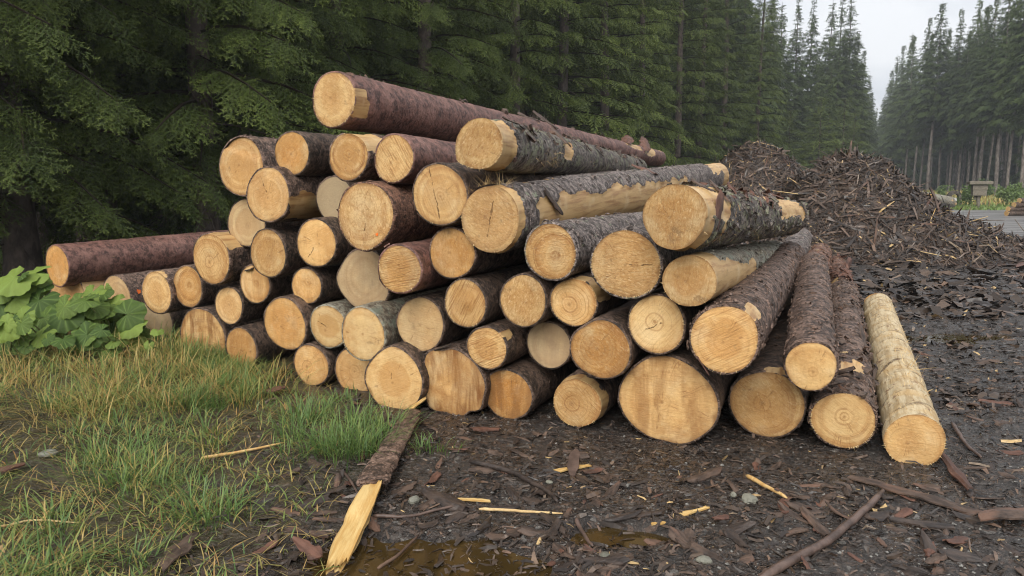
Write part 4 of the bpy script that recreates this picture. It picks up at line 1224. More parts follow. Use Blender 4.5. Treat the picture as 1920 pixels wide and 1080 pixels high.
build_log('26', (634, 736, 338, 470), 'large yellowish log end with an orange paint dot', ds=-0.16, style='orange', face=F(tone=0.15, fuzz=0.75, rings=0.3, saw=0.2), strip=dict(amt=0.05), fringe=50, paint=(0.40, -0.52, 0.011, 'face'), crack=(262, 0.02, 0.2, 0.5), prof=[(0, 1), (90, 1), (180, 1), (240, 1.0), (265, 1.04), (290, 0.98)])
build_log('27', (610, 695, 247, 341), 'ringed orange log directly below the topmost log', ds=-0.05, style='brown', face=F(tone=0.6, rings=0.85, fuzz=0.5), strip=dict(patch=[(60, 50, 0, 0.2)]))
build_log('28', (700, 777, 251, 344), 'log with purplish bark and saw lines across its face', ds=0.02, style='red', face=F(tone=0.2, saw=0.8, fuzz=0.4), fringe=40, strip=dict(amt=0.0), tilt=-1.5)
build_log('29', (770, 879, 305, 426), 'tan log end split by a long dark crack', ds=-0.10, style='dark', face=F(tone=0.3, saw=0.3, grey=0.05, fuzz=0.1), crack=(102, 0.16, -0.95, 0.95), fringe=10)
build_log('30', (630, 735, 462, 584), 'large greyish log end set back, with a torn left edge', ds=0.16, style='dark', face=F(tone=0.3, grey=0.5, stain=0.35, fuzz=0.1), prof=[(0, 0.98), (60, 0.95), (120, 0.95), (165, 0.95), (178, 1.12), (195, 1.08), (215, 1.0), (250, 1), (300, 1.06), (330, 1.05)])
build_log('31', (708, 789, 456, 554), 'log with upright saw streaks on an orange face', ds=-0.14, style='red', face=F(tone=0.6, saw=0.75, rings=0.2), strip=dict(amt=0.1), fringe=20)
build_log('32', (804, 891, 424, 525), 'bright orange log end below the cracked tan one', ds=-0.02, style='brown', face=F(tone=0.95, fuzz=0.45, rings=0.15), strip=dict(amt=0.04))
build_log('33', (633, 728, 574, 678), 'brightest cream log end with a tan patch on its right', ds=-0.12, style='pale', face=F(tone=0.0, fuzz=0.0, rings=0.0, saw=0.05, stain=0.12), fringe=15)
build_log('34', (740, 835, 554, 662), 'smooth beige log end between cream log and lobed butt', ds=0.04, style='dark', face=F(tone=0.25, grey=0.25, fuzz=0.0, rings=0.0, stain=0.2))
build_log('35', (830, 914, 522, 616), 'log with fan shaped saw marks near the middle of the pile', ds=-0.02, style='dark', face=F(tone=0.3, saw=0.95, fuzz=0.2), fringe=20)
build_log('36', (934, 1027, 513, 615), 'rough speckled log end under the ringed middle log', ds=-0.02, style='dark', face=F(tone=0.3, fuzz=1.0, rings=0.15))
build_log('37', (1029, 1122, 518, 615), 'log with an arched ring pattern in the middle of the pile', ds=0.0, style='dark', face=F(tone=0.4, rings=0.8, fuzz=0.3), strip=dict(patch=[(50, 45, 0, 0.2)]), fringe=20)
build_log('38', (874, 951, 609, 696), 'small log with slanting saw streaks above the lobed butt', ds=-0.03, style='dark', face=F(tone=0.25, saw=0.9, stain=0.35), strip=dict(patch=[(38, 14, 0.05, 0.16)]))
build_log('39', (988, 1070, 600, 693), 'shaded grey brown log end set back low in the middle', ds=0.20, style='dark', face=F(tone=0.4, grey=0.55, stain=0.55, fuzz=0.05))
build_log('40', (903, 1001, 690, 791), 'dark orange log end on the ground with a brown streak', s=4.52, style='dark', face=F(tone=1.0, stain=0.7, fuzz=0.4, rings=0.2))
build_log('41', (1032, 1130, 706, 806), 'concentric ringed log on the ground left of the biggest log', s=4.52, style='brown', face=F(tone=0.4, rings=0.75, saw=0.4), strip=dict(collar=0.05), fringe=25)
build_log('42', (1063, 1189, 595, 714), 'broad russet log end with clear rings beside the biggest log', ds=-0.08, style='dark', face=F(tone=0.85, rings=0.85, fuzz=0.7), prof=[(0, 1.0), (60, 1.03), (105, 0.98), (130, 0.92), (165, 1.05), (200, 1.06), (240, 1.0), (300, 1.0)])
build_log('43', (853, 942, 217, 323), 'lichen covered log with a bare wood collar near the top', ds=-0.22, L=6.6, far=(1195, 316), style='lichen', face=F(tone=0.12, fuzz=0.9), strip=dict(collar=0.24, patch=[(10, 25, 1.6, 1.85)]), fringe=70, prof=[(0, 1), (90, 1), (180, 0.98), (200, 1.0), (215, 1.13), (228, 1.02), (270, 1)], ripple=0.35, res=1.25, taper=0.2, thick=0.02)
build_log('44', (862, 975, 345, 477), 'big grey log with long torn bark strip, pointing to the bark heap', ds=-0.12, L=7.4, far=(1342, 331), style='grey', face=F(tone=0.4, fuzz=0.7, grey=0.12), strip=dict(collar=0.03, patch=[(-15, 42, 0.3, 4.6), (100, 26, 0.0, 1.0), (100, 22, 3.2, 3.6), (75, 55, 6.2, 7.4), (0, 60, 7.0, 7.4)]), fringe=40, res=1.35, taper=0.05, crack=(75, 0.0, -0.6, 0.6), thick=0.016, lump=0.025)
build_log('45', (980, 1084, 418, 527), 'rough barked log with a deep ring groove, middle right', ds=-0.08, L=4.6, style='grey', face=F(tone=0.5, rings=0.7, fuzz=0.7), fringe=20, res=1.15)
build_log('46', (1109, 1237, 426, 564), 'large log end with a starburst of rays, right of centre', ds=-0.10, style='grey', face=F(tone=0.4, fuzz=0.75, rings=0.2), fringe=70, crack=(5, -0.02, 0.1, 0.8), prof=[(0, 1), (60, 0.97), (120, 1.0), (240, 1), (330, 1.03)])
build_log('47', (1201, 1325, 340, 471), 'top right log with ragged peeling bark and mossy underside', ds=-0.34, L=4.3, far=(1480, 407), style='lichen', face=F(tone=0.45, fuzz=0.8, rings=0.1), strip=dict(collar=0.12, patch=[(55, 55, 0.15, 0.55), (80, 40, 1.9, 2.3), (40, 40, 2.6, 4.2)]), ripple=1.0, res=1.4, taper=0.08, thick=0.02)
build_log('48', (1238, 1347, 473, 580), 'half debarked log with grey green stain under the top right log', ds=-0.26, L=4.3, far=(1452, 476), style='pale', face=F(tone=0.42, fuzz=0.5, rings=0.3), strip=dict(collar=0.3, patch=[(-20, 50, 0.2, 1.6)]), fringe=15, res=1.2, taper=0.12)
build_log('49', (1176, 1285, 551, 665), 'cream log end with tan left edge, resting on the biggest log', ds=-0.04, style='dark', face=F(tone=0.05, fuzz=0.1, saw=0.3, stain=0.15), fringe=40, crack=(30, 0.0, -0.5, 0.3))
build_log('50', (1284, 1431, 570, 703), 'large ochre log with scaly bark, right of the cream end', ds=-0.36, L=4.1, far=(1477, 486), style='brown', face=F(tone=0.4, saw=0.45, fuzz=0.1, rings=0.3), strip=dict(patch=[(48, 14, 0, 0.18)]), fringe=20, res=1.3, ripple=0.3)
build_log('51', (1156, 1347, 666, 835), 'biggest log of all, broad angular butt on the ground', s=4.52, style='dark', face=F(tone=0.3, fuzz=0.05, rings=0.08, stain=0.55), prof=[(0, 1.14), (20, 1.12), (45, 1.02), (70, 0.98), (100, 1.0), (140, 1.06), (165, 1.14), (185, 1.18), (205, 1.12), (232, 1.02), (250, 0.99), (270, 0.96), (290, 1.04), (315, 1.06), (340, 1.13)], res=1.3)
build_log('52', (1364, 1510, 690, 826), 'round tan log end on the ground with a small ring groove', s=4.86, style='dark', face=F(tone=0.45, fuzz=0.6, rings=0.4), crack=None, strip=dict(patch=[(70, 25, 0, 0.15)]), res=1.1)
build_log('53', (1469, 1571, 638, 735), 'scaly brown log resting across two ground logs at the right', ds=-0.02, s=4.66, L=3.3, far=(1524, 500), style='brown', face=F(tone=0.2, fuzz=0.05, rings=0.2, saw=0.1), res=1.35, ripple=0.25, taper=0.06)
build_log('54', (1515, 1646, 730, 847), 'ground log with a clean pale face, next to the peeled log', s=4.82, L=4.2, far=(1582, 548), style='brown', face=F(tone=0.12, fuzz=0.08, rings=0.4), fringe=60, strip=dict(amt=0.06, patch=[(80, 20, 0.5, 0.7), (60, 14, 0.6, 0.75)]), res=1.3, taper=0.22, ripple=0.3)
build_log('55', (1659, 1771, 775, 878), 'fully peeled pale log lying alone at the far right', s=4.76, L=4.6, far=(1646, 574), style='peeled', face=F(tone=0.38, fuzz=0.08, rings=0.25), strip=dict(all=True, amt=0), ripple=1.0, fringe=60, res=1.5, taper=0.06, thick=0.004)
# logs of the tier behind, seen at their rear ends
build_log('56', (1455, 1509, 455, 509), 'grey log of the rear tier, its end beside the bark heap', s=8.7, L=2.4, far=(1502, 446), style='grey', group='logs of the rear tier')
build_log('57', (1503, 1553, 477, 527), 'orange scuffed log of the rear tier, left of the flaking one', s=8.1, L=2.6, far=(1540, 474), style='orange', strip=dict(amt=0.2), group='logs of the rear tier', taper=0.05)
build_log('58', (1557, 1603, 523, 569), 'flaking log of the rear tier, nearest the open yard', s=9.15, L=3.2, far=(1567, 496), style='orange', strip=dict(amt=0.3), group='logs of the rear tier', taper=0.05)
# unseen support under the upper rear of the pile, glimpsed through the gaps
build_log('59', (1010, 1110, 470, 560), 'dark log deep inside the pile, behind the middle logs', s=5.6, L=4.0, style='dark', face=F(tone=0.3, grey=0.8), group='logs deep inside the pile')
build_log('60', (870, 960, 470, 560), 'dark log deep inside the pile, left of its twin', s=5.6, L=4.0, style='dark', face=F(tone=0.3, grey=0.8), group='logs deep inside the pile')

# loose bark and splinters that hang on single logs
def on_log(key, ang, z, lift=1.0):
    q = LOGS[key]; a = R(ang)
    return q, Vector((-math.cos(a) * q['r'] * lift, math.sin(a) * q['r'] * lift, z)), a

def peel(key, ang, z, L, W, seed, mat, rot=0.0, curl=1.0, tiltup=0.3, lift=1.04):
    q, p, a = on_log(key, ang, z, lift)
    N = Vector((-math.cos(a), math.sin(a), 0)); Z = Vector((0, 0, 1)); T = N.cross(Z)
    ax = (T * math.cos(rot) + Z * math.sin(rot)).normalized()
    ax = (ax + N * tiltup).normalized()
    Y = N.cross(ax).normalized(); N2 = ax.cross(Y)
    m4 = Matrix((ax, Y, N2)).transposed().to_4x4(); m4.translation = p
    me = sheet_mesh('bark_peel', L, W, curl, seed, mat)
    o = link('bark_peel', me, q['bark'])
    o.matrix_local = m4
    return o

peel('47', 12, 0.28, 0.22, 0.12, 5, M_BARKRED, 0.5, 0.8, 0.25)
for k, (a, z, l, w) in enumerate([(70, 0.35, 0.18, 0.06), (55, 0.6, 0.2, 0.05), (75, 0.9, 0.22, 0.05), (60, 1.2, 0.2, 0.06), (80, 1.6, 0.2, 0.05), (50, 2.0, 0.22, 0.05), (65, 2.5, 0.2, 0.06)]):
    peel('47', a, z, l, w, 20 + k, M_BARKCHIP, 0.3, 0.6, 0.12, 1.02)
peel('00', 95, 3.6, 0.3, 0.12, 41, M_BARKCHIP, 0.2, 0.9, 0.5)
peel('00', 80, 4.0, 0.35, 0.14, 42, M_BARKCHIP, -0.4, 0.9, 0.45)
peel('00', 85, 7.5, 0.5, 0.2, 43, M_BARKRED, 1.2, 0.9, 0.3)
peel('00', 60, 8.3, 0.5, 0.2, 44, M_BARKRED, 1.0, 0.9, 0.3)
peel('43', -30, 0.27, 0.16, 0.035, 51, M_BARKRED, -1.4, 0.8, 0.15)
peel('43', 60, 1.7, 0.25, 0.1, 52, M_BARKCHIP, 0.4, 0.9, 0.2)
peel('44', 20, 0.55, 0.30, 0.06, 53, M_BARKCHIP, -0.9, 1.0, 0.1)
peel('44', 80, 3.4, 0.3, 0.12, 54, M_BARKRED, 0.2, 0.9, 0.2)
peel('58', 20, 2.5, 0.5, 0.12, 55, M_BARKRED, 1.3, 0.9, 0.4)
peel('25', 120, 0.02, 0.3, 0.05, 56, M_BARKDARK, 0.3, 0.9, 0.1, 1.05)
peel('50', 235, 0.0, 0.12, 0.02, 57, M_BARKRED, 0.1, 0.5, 0.4, 1.0)
peel('41', 60, 0.15, 0.2, 0.08, 58, M_BARKDARK, 0.5, 0.8, 0.3)
peel('16', 110, 0.0, 0.1, 0.07, 59, M_BARKDARK, 0.2, 0.8, 0.1, 0.8)
peel('54', 10, 0.7, 0.3, 0.07, 60, M_BARKCHIP, 1.2, 0.8, 0.2)
peel('54', 40, 1.6, 0.3, 0.07, 61, M_BARKCHIP, 1.0, 0.8, 0.2)

def flakes(key, n, seed, lmin=0.02, lmax=0.075, a0=-35, a1=200, lift=0.002, tilt=0.2, mat=None):
    """small lifted scales of bark all over a log"""
    q = LOGS[key]; r_ = np.random.default_rng(seed)
    a = R(r_.uniform(a0, a1, n)) if False else np.radians(r_.uniform(a0, a1, n))
    z = q['L'] * r_.random(n) ** 1.25
    i = np.clip(np.searchsorted(q['z'], z), 0, len(q['z']) - 1); j = ((a % (2 * np.pi)) / (2 * np.pi) * len(q['phi'])).astype(int) % len(q['phi'])
    ok = q['S'][i, j] > 0.05
    a, z, i, j = a[ok], z[ok], i[ok], j[ok]
    N = np.stack([-np.cos(a), np.sin(a), 0 * a], -1)
    P = N * q['Rr'][i, j][:, None] + np.stack([0 * a, 0 * a, z], -1)
    V, Fq = strips(len(P), P, N, lmin, lmax, seed + 1, (0.3, 0.8), tilt, lift)
    o = link('bark_scales', mesh_np('bark_scales', V, Fq, mat or BARK[q['style']], {'strip': np.full(len(V), 1.5)}, smooth=False), q['bark'])
    o['kind'] = 'stuff'
for k_, (key, n) in enumerate([('08', 60), ('10', 80), ('12', 50), ('27', 50), ('31', 60), ('26', 60), ('43', 420), ('44', 360), ('45', 260), ('46', 100), ('48', 200), ('50', 380), ('53', 300), ('54', 340), ('52', 90), ('56', 80), ('57', 120), ('58', 120), ('40', 60)]):
    flakes(key, n, 500 + 3 * k_, tilt=0.10, lmax=0.06)
flakes('47', 600, 700, 0.03, 0.12, tilt=0.25)
flakes('47', 70, 705, 0.05, 0.14, 20, 110, 0.006, 0.3, M_BARKRED)
flakes('54', 120, 710, 0.04, 0.12, 20, 110, 0.006, 0.35, M_BARKCHIP)
flakes('00', 50, 715, 0.03, 0.10, 50, 130, 0.004, 0.25, M_BARKCHIP)
flakes('58', 80, 720, 0.05, 0.15, 20, 150, 0.006, 0.4, M_BARKRED)
flakes('43', 100, 725, 0.05, 0.13, 20, 150, 0.006, 0.4, M_BARKCHIP)
def tufts(key, spots, nper, seed, ln=(0.04, 0.12), mat=None, name='splinter_tuft'):
    """frayed fibres standing up from a log"""
    r_ = np.random.default_rng(seed); q = LOGS[key]; out = []
    for (ang, z, sp, spz) in spots:
        for _ in range(nper):
            a = R(ang + r_.normal(0, sp)); zz = max(0.0, z + r_.normal(0, spz))
            b = np.array([-math.cos(a), math.sin(a), 0]) ; t = np.array([-math.sin(a), -math.cos(a), 0])
            dirv = b * r_.uniform(0.1, 0.9) + t * r_.normal(0, 0.8) + np.array([0, 0, r_.normal(0, 0.8)])
            dirv /= np.linalg.norm(dirv)
            B = b * q['r'] * 0.985 + np.array([0, 0, zz]); l_ = r_.uniform(*ln); w = r_.uniform(0.001, 0.003)
            sd = np.cross(dirv, b); sd /= np.linalg.norm(sd) + 1e-6
            out += [B - sd * w, B + sd * w, B + dirv * l_]
    V = np.array(out)
    o = link(name, mesh_np(name, V, np.arange(len(V)).reshape(-1, 3), mat or M_FIBRE), q['bark'])
    o['kind'] = 'stuff'
tufts('44', [(95, 0.05, 18, 0.05)], 70, 1, (0.06, 0.2))
tufts('55', [(85, 0.1 + 0.17 * k, 28, 0.05) for k in range(25)], 26, 2, (0.015, 0.05))
tufts('55', [(60, 1.25, 15, 0.03)], 25, 3, (0.08, 0.2))
tufts('00', [(95, 3.8, 12, 0.25)], 60, 4, (0.04, 0.16), M_STICK)
tufts('43', [(-20, 1.1, 12, 0.15)], 60, 5, (0.03, 0.09), M_FIBRE)
tufts('25', [(95, 0.08, 10, 0.03)], 40, 6, (0.02, 0.07), M_STICK)
tufts('47', [(-35, 1.5, 10, 0.9)], 120, 7, (0.01, 0.04), M_FIBRE)
# ================================================================== far side of the yard
M_BOARD = simple_mat('weathered_board', (0.12, 0.105, 0.08), (0.22, 0.195, 0.155), 5, 0.75, 0.2, 0.5, (2, 2, 12))
M_BOARDD = simple_mat('dark_board', (0.05, 0.042, 0.034), (0.10, 0.085, 0.07), 5, 0.75, 0.2, 0.5)
M_WHITE = simple_mat('pale_enamel', (0.5, 0.5, 0.48), (0.62, 0.62, 0.6), 5, 0.5, 0.4, 0.1)

def part_box(root, name, b, mat, bev=0.01):
    V, F_ = boxv(*b)
    o = link(name, mesh_np(name, V, F_, mat, smooth=False), root)
    md = o.modifiers.new('bevel', 'BEVEL'); md.width = bev; md.segments = 1
    return o

def root_at(name, loc, rz=0.0):
    o = bpy.data.objects.new(name, None); COL.objects.link(o)
    o.location = loc; o.rotation_euler = (0, 0, rz)
    return o

g = on_ground(1833, 391); gx_, gy_ = g[0], g[1]
hive = root_at('wooden_post_box', (gx_, gy_, 0), R(-20))
tag(hive, 'small weathered wooden box with overhanging roof on a post by the grass', 'post box')
k = gy_ / FPX
part_box(hive, 'roof', (-19 * k, 19 * k, -0.45, 0.45, 44.5 * k, 50.5 * k), M_BOARD, 0.02)
part_box(hive, 'board', (-12.5 * k, 12 * k, -0.30, 0.30, 34.6 * k, 44.2 * k), M_BOARD)
part_box(hive, 'board', (-11.5 * k, 11 * k, -0.28, 0.28, 24 * k, 34 * k), M_BOARD)
V, F_ = tube([(0, 0, -0.1), (0.02, 0, 0.3), (-0.02, 0, 0.6), (0, 0, 24.2 * k)], [0.12, 0.10, 0.11, 0.14], 10, 0.15, 4)
link('post', mesh_np('post', V, F_, M_BOARD), hive)
part_box(hive, 'brace', (-0.24, -0.16, -0.08, 0.0, 0.5, 24.2 * k), M_BOARD)

g = on_ground(1788, 386); kk = g[1] / FPX
shr = root_at('arched_shrine', (g[0], g[1], 0), R(-15))
tag(shr, 'dark arched wooden shrine with a pale panel inside, left of the post box', 'shrine')
aa = np.linspace(0, math.pi, 11)
outl = [(-12 * kk, 0)] + [(-12 * kk * math.cos(a), 16 * kk + 12 * kk * math.sin(a)) for a in aa] + [(12 * kk, 0)]
inl = [(-7 * kk, 0)] + [(-7 * kk * math.cos(a), 14 * kk + 8 * kk * math.sin(a)) for a in aa] + [(7 * kk, 0)]
Vv, Ff = [], []
n_ = len(outl)
for y in (-0.22, 0.22):
    Vv += [(x, y, z) for x, z in outl] + [(x, y, z) for x, z in inl]
for i in range(n_ - 1):
    Ff += [(i, i + 1, n_ + i + 1, n_ + i), (2 * n_ + i, 3 * n_ + i, 3 * n_ + i + 1, 2 * n_ + i + 1), (i, 2 * n_ + i, 2 * n_ + i + 1, i + 1), (n_ + i, n_ + i + 1, 3 * n_ + i + 1, 3 * n_ + i)]
link('arch', mesh_np('arch', np.array(Vv), Ff, M_BOARDD, smooth=False), shr)
part_box(shr, 'back_board', (-7.2 * kk, 7.2 * kk, 0.12, 0.2, 0, 15 * kk), M_BOARDD)
part_box(shr, 'niche_panel', (-4 * kk, 4.5 * kk, -0.02, 0.1, 9 * kk, 15 * kk), M_WHITE)
part_box(shr, 'shelf', (-8 * kk, 8 * kk, -0.2, 0.11, 6.5 * kk, 8.2 * kk), M_BOARDD)

# pale logs lying behind the heap, and the small stack at the right border
def far_log(p_front, axis, L, r, style, label, group, tone=0.3):
    Zv = Vector(axis).normalized(); Xv = Vector((0, 0, 1)).cross(Zv).normalized(); Yv = Zv.cross(Xv)
    M = Matrix((Xv, Yv, Zv)).transposed().to_4x4(); M.translation = Vector(p_front)
    root = bpy.data.objects.new('spruce_log', None); COL.objects.link(root); root.matrix_world = M
    tag(root, label, 'log', group)
    nseg = 24; z = np.linspace(0, L, 20); phi = np.linspace(0, 2 * np.pi, nseg, endpoint=False)
    PH, Z = np.meshgrid(phi, z); cyl = np.stack([np.cos(PH) * r, np.sin(PH) * r, Z], -1)
    RR = r * (1 + 0.05 * fbm(cyl * 3 + L * 7, 3)) * (1 - 0.08 * Z / L)
    V = np.stack([-np.cos(PH) * RR, np.sin(PH) * RR, Z], -1).reshape(-1, 3)
    link('bark', mesh_np('bark', V, grid_faces(20, nseg, True), BARK[style], {'strip': (0.5 + fbm(cyl * 4, 3)).reshape(-1)}), root)
    for zz in (0.0, L):
        i = 0 if zz == 0 else 19
        R_ = RR[i]
        Vf = np.concatenate([[[0, 0, zz]], np.stack([-np.cos(phi) * R_, np.sin(phi) * R_, np.full(nseg, zz)], -1)])
        Ff = np.array([(0, 1 + (j + 1) % nseg, 1 + j) for j in range(nseg)])
        o = link('cut_face', mesh_np('cut_face', Vf, Ff, FACE_MAT, {'rad': np.concatenate([[0], np.ones(nseg)]) * 0.8, 'crack': np.ones(nseg + 1)}), root)
        for a, b in (('tone', tone), ('rings', 0.2), ('saw', 0.1), ('stain', 0.1), ('fuzz', 0.2), ('grey', 0.0)): o[a] = b
    return root

GB = 'logs lying beyond the large bark heap'
a_ = (-0.75, 0.66, 0.0)
P = at_depth(1779, 389, 30.0); far_log((P[0], P[1], 0.30), (-0.62, 0.78, 0.02), 5.0, 0.29, 'dark', 'log with a wide pale end just beyond the heap slope', GB)
P = at_depth(1712, 367, 33.0); far_log((P[0] + 0.2, P[1], P[2]), (0.85, 0.5, -0.1), 2.6, 0.22, 'pale', 'peeled log poking out sideways beyond the heap slope', GB)
P = at_depth(1741, 371, 33.0); far_log((P[0], P[1], P[2]), (0.8, 0.6, -0.12), 2.4, 0.2, 'pale', 'second peeled log beyond the heap slope', GB)
P = at_depth(1690, 348, 31.0); far_log((P[0], P[1], P[2]), (-0.3, 0.95, 0), 4.0, 0.21, 'brown', 'pale log end peeping over the shoulder of the heap', GB)
P = at_depth(1750, 385, 33.0); far_log((P[0], P[1], 0.3), (-0.5, 0.86, 0), 4.0, 0.26, 'dark', 'dark log behind the wide pale end beyond the heap', GB)
GS = 'logs stacked at the right border'
for (px, py, lab) in [(1887, 400, 'bottom log of the small stack at the right border'), (1890, 392, 'second log from the bottom of the right border stack'), (1901, 384, 'third log from the bottom of the right border stack'), (1911, 376, 'top log of the small stack at the right border')]:
    P = at_depth(px, py, 35.0)
    far_log((P[0], P[1], P[2]), (0.97, 0.22, 0), 5.0, 0.125, 'dark', lab, GS, 0.1)

# ================================================================== leafy plants
def leaf_material(name, c1, c2, tr=0.3):
    m, n, l, p = new_mat(name); nb = NB(n, l)
    t = nb.attr('tint'); r = nb.rand()
    c = nb.mix(nb.math('MULTIPLY', nb.math('ADD', t, r), 0.5), c1, c2)
    l.new(c, p.inputs['Base Color']); p.inputs['Roughness'].default_value = 0.5; p.inputs['Specular IOR Level'].default_value = 0.35
    b = n.new('ShaderNodeBsdfTranslucent'); l.new(c, b.inputs['Color'])
    ms = n.new('ShaderNodeMixShader'); ms.inputs[0].default_value = tr
    out = [q for q in n if q.type == 'OUTPUT_MATERIAL'][0]
    l.new(p.outputs[0], ms.inputs[1]); l.new(b.outputs[0], ms.inputs[2]); l.new(ms.outputs[0], out.inputs['Surface'])
    return m
M_BUSH = leaf_material('bush_leaves', (0.10, 0.155, 0.05), (0.21, 0.28, 0.095))

def bush_mesh(seed, n=900, w=0.8, h=1.4):
    r_ = np.random.default_rng(seed)
    c = r_.normal(0, 1, (14, 3)) * np.array([w * 0.35, w * 0.35, h * 0.22]) + np.array([0, 0, h * 0.5])
    k = r_.integers(0, 14, n)
    p = c[k] + r_.normal(0, 1, (n, 3)) * np.array([w, w, h]) * 0.12
    p[:, 2] = np.clip(p[:, 2], 0.03, h)
    d = r_.normal(0, 1, (n, 3)); d /= np.linalg.norm(d, axis=1, keepdims=True)
    e = np.cross(d, r_.normal(0, 1, (n, 3))); e /= np.linalg.norm(e, axis=1, keepdims=True)
    s = r_.uniform(0.05, 0.11, n)[:, None]
    V = np.stack([p - d * s, p + e * s * 0.5, p + d * s, p - e * s * 0.5], 1).reshape(-1, 3)
    return mesh_np('foliage', V, np.arange(4 * n).reshape(-1, 4), M_BUSH, {'tint': np.repeat(r_.random(n), 4)}, smooth=False)
bm_ = [bush_mesh(k) for k in range(3)]
for k, (px, py, sc, lab) in enumerate([(1812, 389, 1.1, 'narrow green sapling just left of the post box'), (1886, 388, 1.0, 'green bush right of the post box'), (1765, 377, 0.9, 'pale green bush at the foot of the right hand forest'),
                                    (1849, 374, 1.3, 'light green sapling behind the post box'), (1905, 382, 1.2, 'small green bush by the right border stack')]):
    g = on_ground(px, py)
    root = root_at('bush', (g[0], g[1], 0), k * 1.3); root.scale = (sc * (0.75 if k == 0 else 1), sc * (0.75 if k == 0 else 1), sc)
    tag(root, lab, 'bush', 'bushes beyond the yard')
    link('foliage', bm_[k % 3], root)
    V, F_ = tube([(0, 0, -0.05), (0.03, 0.02, 0.4), (0, 0.05, 0.9)], [0.03, 0.02, 0.008], 5)
    link('stem', mesh_np('stem', V, F_, M_TWIG), root)

# butterbur leaves at the left
def butterbur_leaf(seed):
    r_ = np.random.default_rng(seed)
    na, nr = 45, 8
    A = np.linspace(R(-158), R(158), na); rad = np.linspace(0.02, 1, nr)
    edge = 1 + 0.06 * np.sin(A * 5 + seed) + 0.055 * r_.uniform(-1, 1, na) - 0.12 * np.exp(-((np.abs(A) - R(158)) / 0.25) ** 2)
    RR, AA = np.meshgrid(rad, A, indexing='ij')
    E = RR * edge[None, :]
    X = E * np.cos(AA) * 1.08 + 0.1; Y = E * np.sin(AA) * 1.02
    vein = np.abs(((AA / R(27) + 0.5) % 1) - 0.5) * 2          # 0 on a vein
    Z = -0.22 * RR ** 2 + 0.07 * RR * np.sin(AA * 3 + seed) + 0.035 * np.sin(AA * 11.7) * RR ** 2 + 0.03 * (vein - 0.5) * RR * (1 - RR * 0.4) + 0.13 * RR * fbm(np.stack([X * 2.5 + seed, Y * 2.5, X * 0], -1), 3)
    V = np.stack([X, Y, Z], -1).reshape(-1, 3)
    return mesh_np('leaf', V, grid_faces(nr, na), M_LEAF, {'tint': (0.25 + 0.5 * RR + 0.25 * vein).reshape(-1), 'vein': np.clip(1 - vein * 3.4, 0, 1).reshape(-1)})
def leaf2():
    m, n, l, p = new_mat('butterbur_leaf'); nb = NB(n, l)
    r = nb.rand(); t = nb.attr('tint'); v = nb.attr('vein')
    f = nb.noise(nb.obj(), 9, 4, 0.6)
    c = nb.mix(nb.ramp(nb.math('ADD', nb.math('MULTIPLY', r, 0.7), nb.math('MULTIPLY', f, 0.3)), 0.15, 0.85), (0.055, 0.10, 0.020), (0.215, 0.295, 0.058))
    c = nb.mix(nb.math('MULTIPLY', v, 0.45), c, (0.24, 0.36, 0.09))
    c = nb.mix(nb.ramp(nb.noise(nb.obj(), 16, 3), 0.66, 0.74, 0, 0.6), c, (0.16, 0.12, 0.04))
    l.new(c, p.inputs['Base Color']); p.inputs['Roughness'].default_value = 0.62; p.inputs['Specular IOR Level'].default_value = 0.3
    l.new(nb.bump(nb.noise(nb.obj(), 30, 3), 0.3, 0.01), p.inputs['Normal'])
    b = n.new('ShaderNodeBsdfTranslucent'); l.new(c, b.inputs['Color'])
    ms = n.new('ShaderNodeMixShader'); ms.inputs[0].default_value = 0.3
    out = [q for q in n if q.type == 'OUTPUT_MATERIAL'][0]
    l.new(p.outputs[0], ms.inputs[1]); l.new(b.outputs[0], ms.inputs[2]); l.new(ms.outputs[0], out.inputs['Surface'])
    return m
M_LEAF = leaf2()
M_STALK = simple_mat('leaf_stalk', (0.12, 0.16, 0.05), (0.18, 0.20, 0.07), 10, 0.5, 0.3, 0.2)
LEAFS = [butterbur_leaf(k) for k in range(5)]
def leaf_thing(parent, px, py, depth, size_px, seed, tiltx=0.5):
    """one leaf blade on its stalk; blade centre seen at (px,py)"""
    r_ = np.random.default_rng(seed)
    c = at_depth(px, py, depth); size = size_px / FPX * depth * 0.5
    o = link('leaf', LEAFS[seed % 5], parent)
    base = np.array(parent.location)
    m4 = Matrix.Translation(Vector(c - base)) @ Matrix.Rotation(r_.normal(0, 0.3), 4, 'Y') @ Matrix.Rotation(r_.uniform(0.25, 0.85) * tiltx * 1.6, 4, 'X') @ Matrix.Rotation(R(-90) + r_.normal(0, 0.8), 4, 'Z') @ Matrix.Diagonal((size, size, size, 1))
    o.matrix_local = m4
    foot = np.array([c[0] - base[0] + r_.normal(0, 0.06), depth - base[1] + 0.10, -0.02])
    hd = c - base
    V, F_ = tube([foot, foot * 0.4 + hd * 0.6 + np.array([0, 0.06, 0.02]), hd - np.array([0, 0, 0.012])], [0.009, 0.007, 0.005], 6)
    link('stalk', mesh_np('stalk', V, F_, M_STALK), parent)
GP = 'butterbur plants at the foot of the pile'
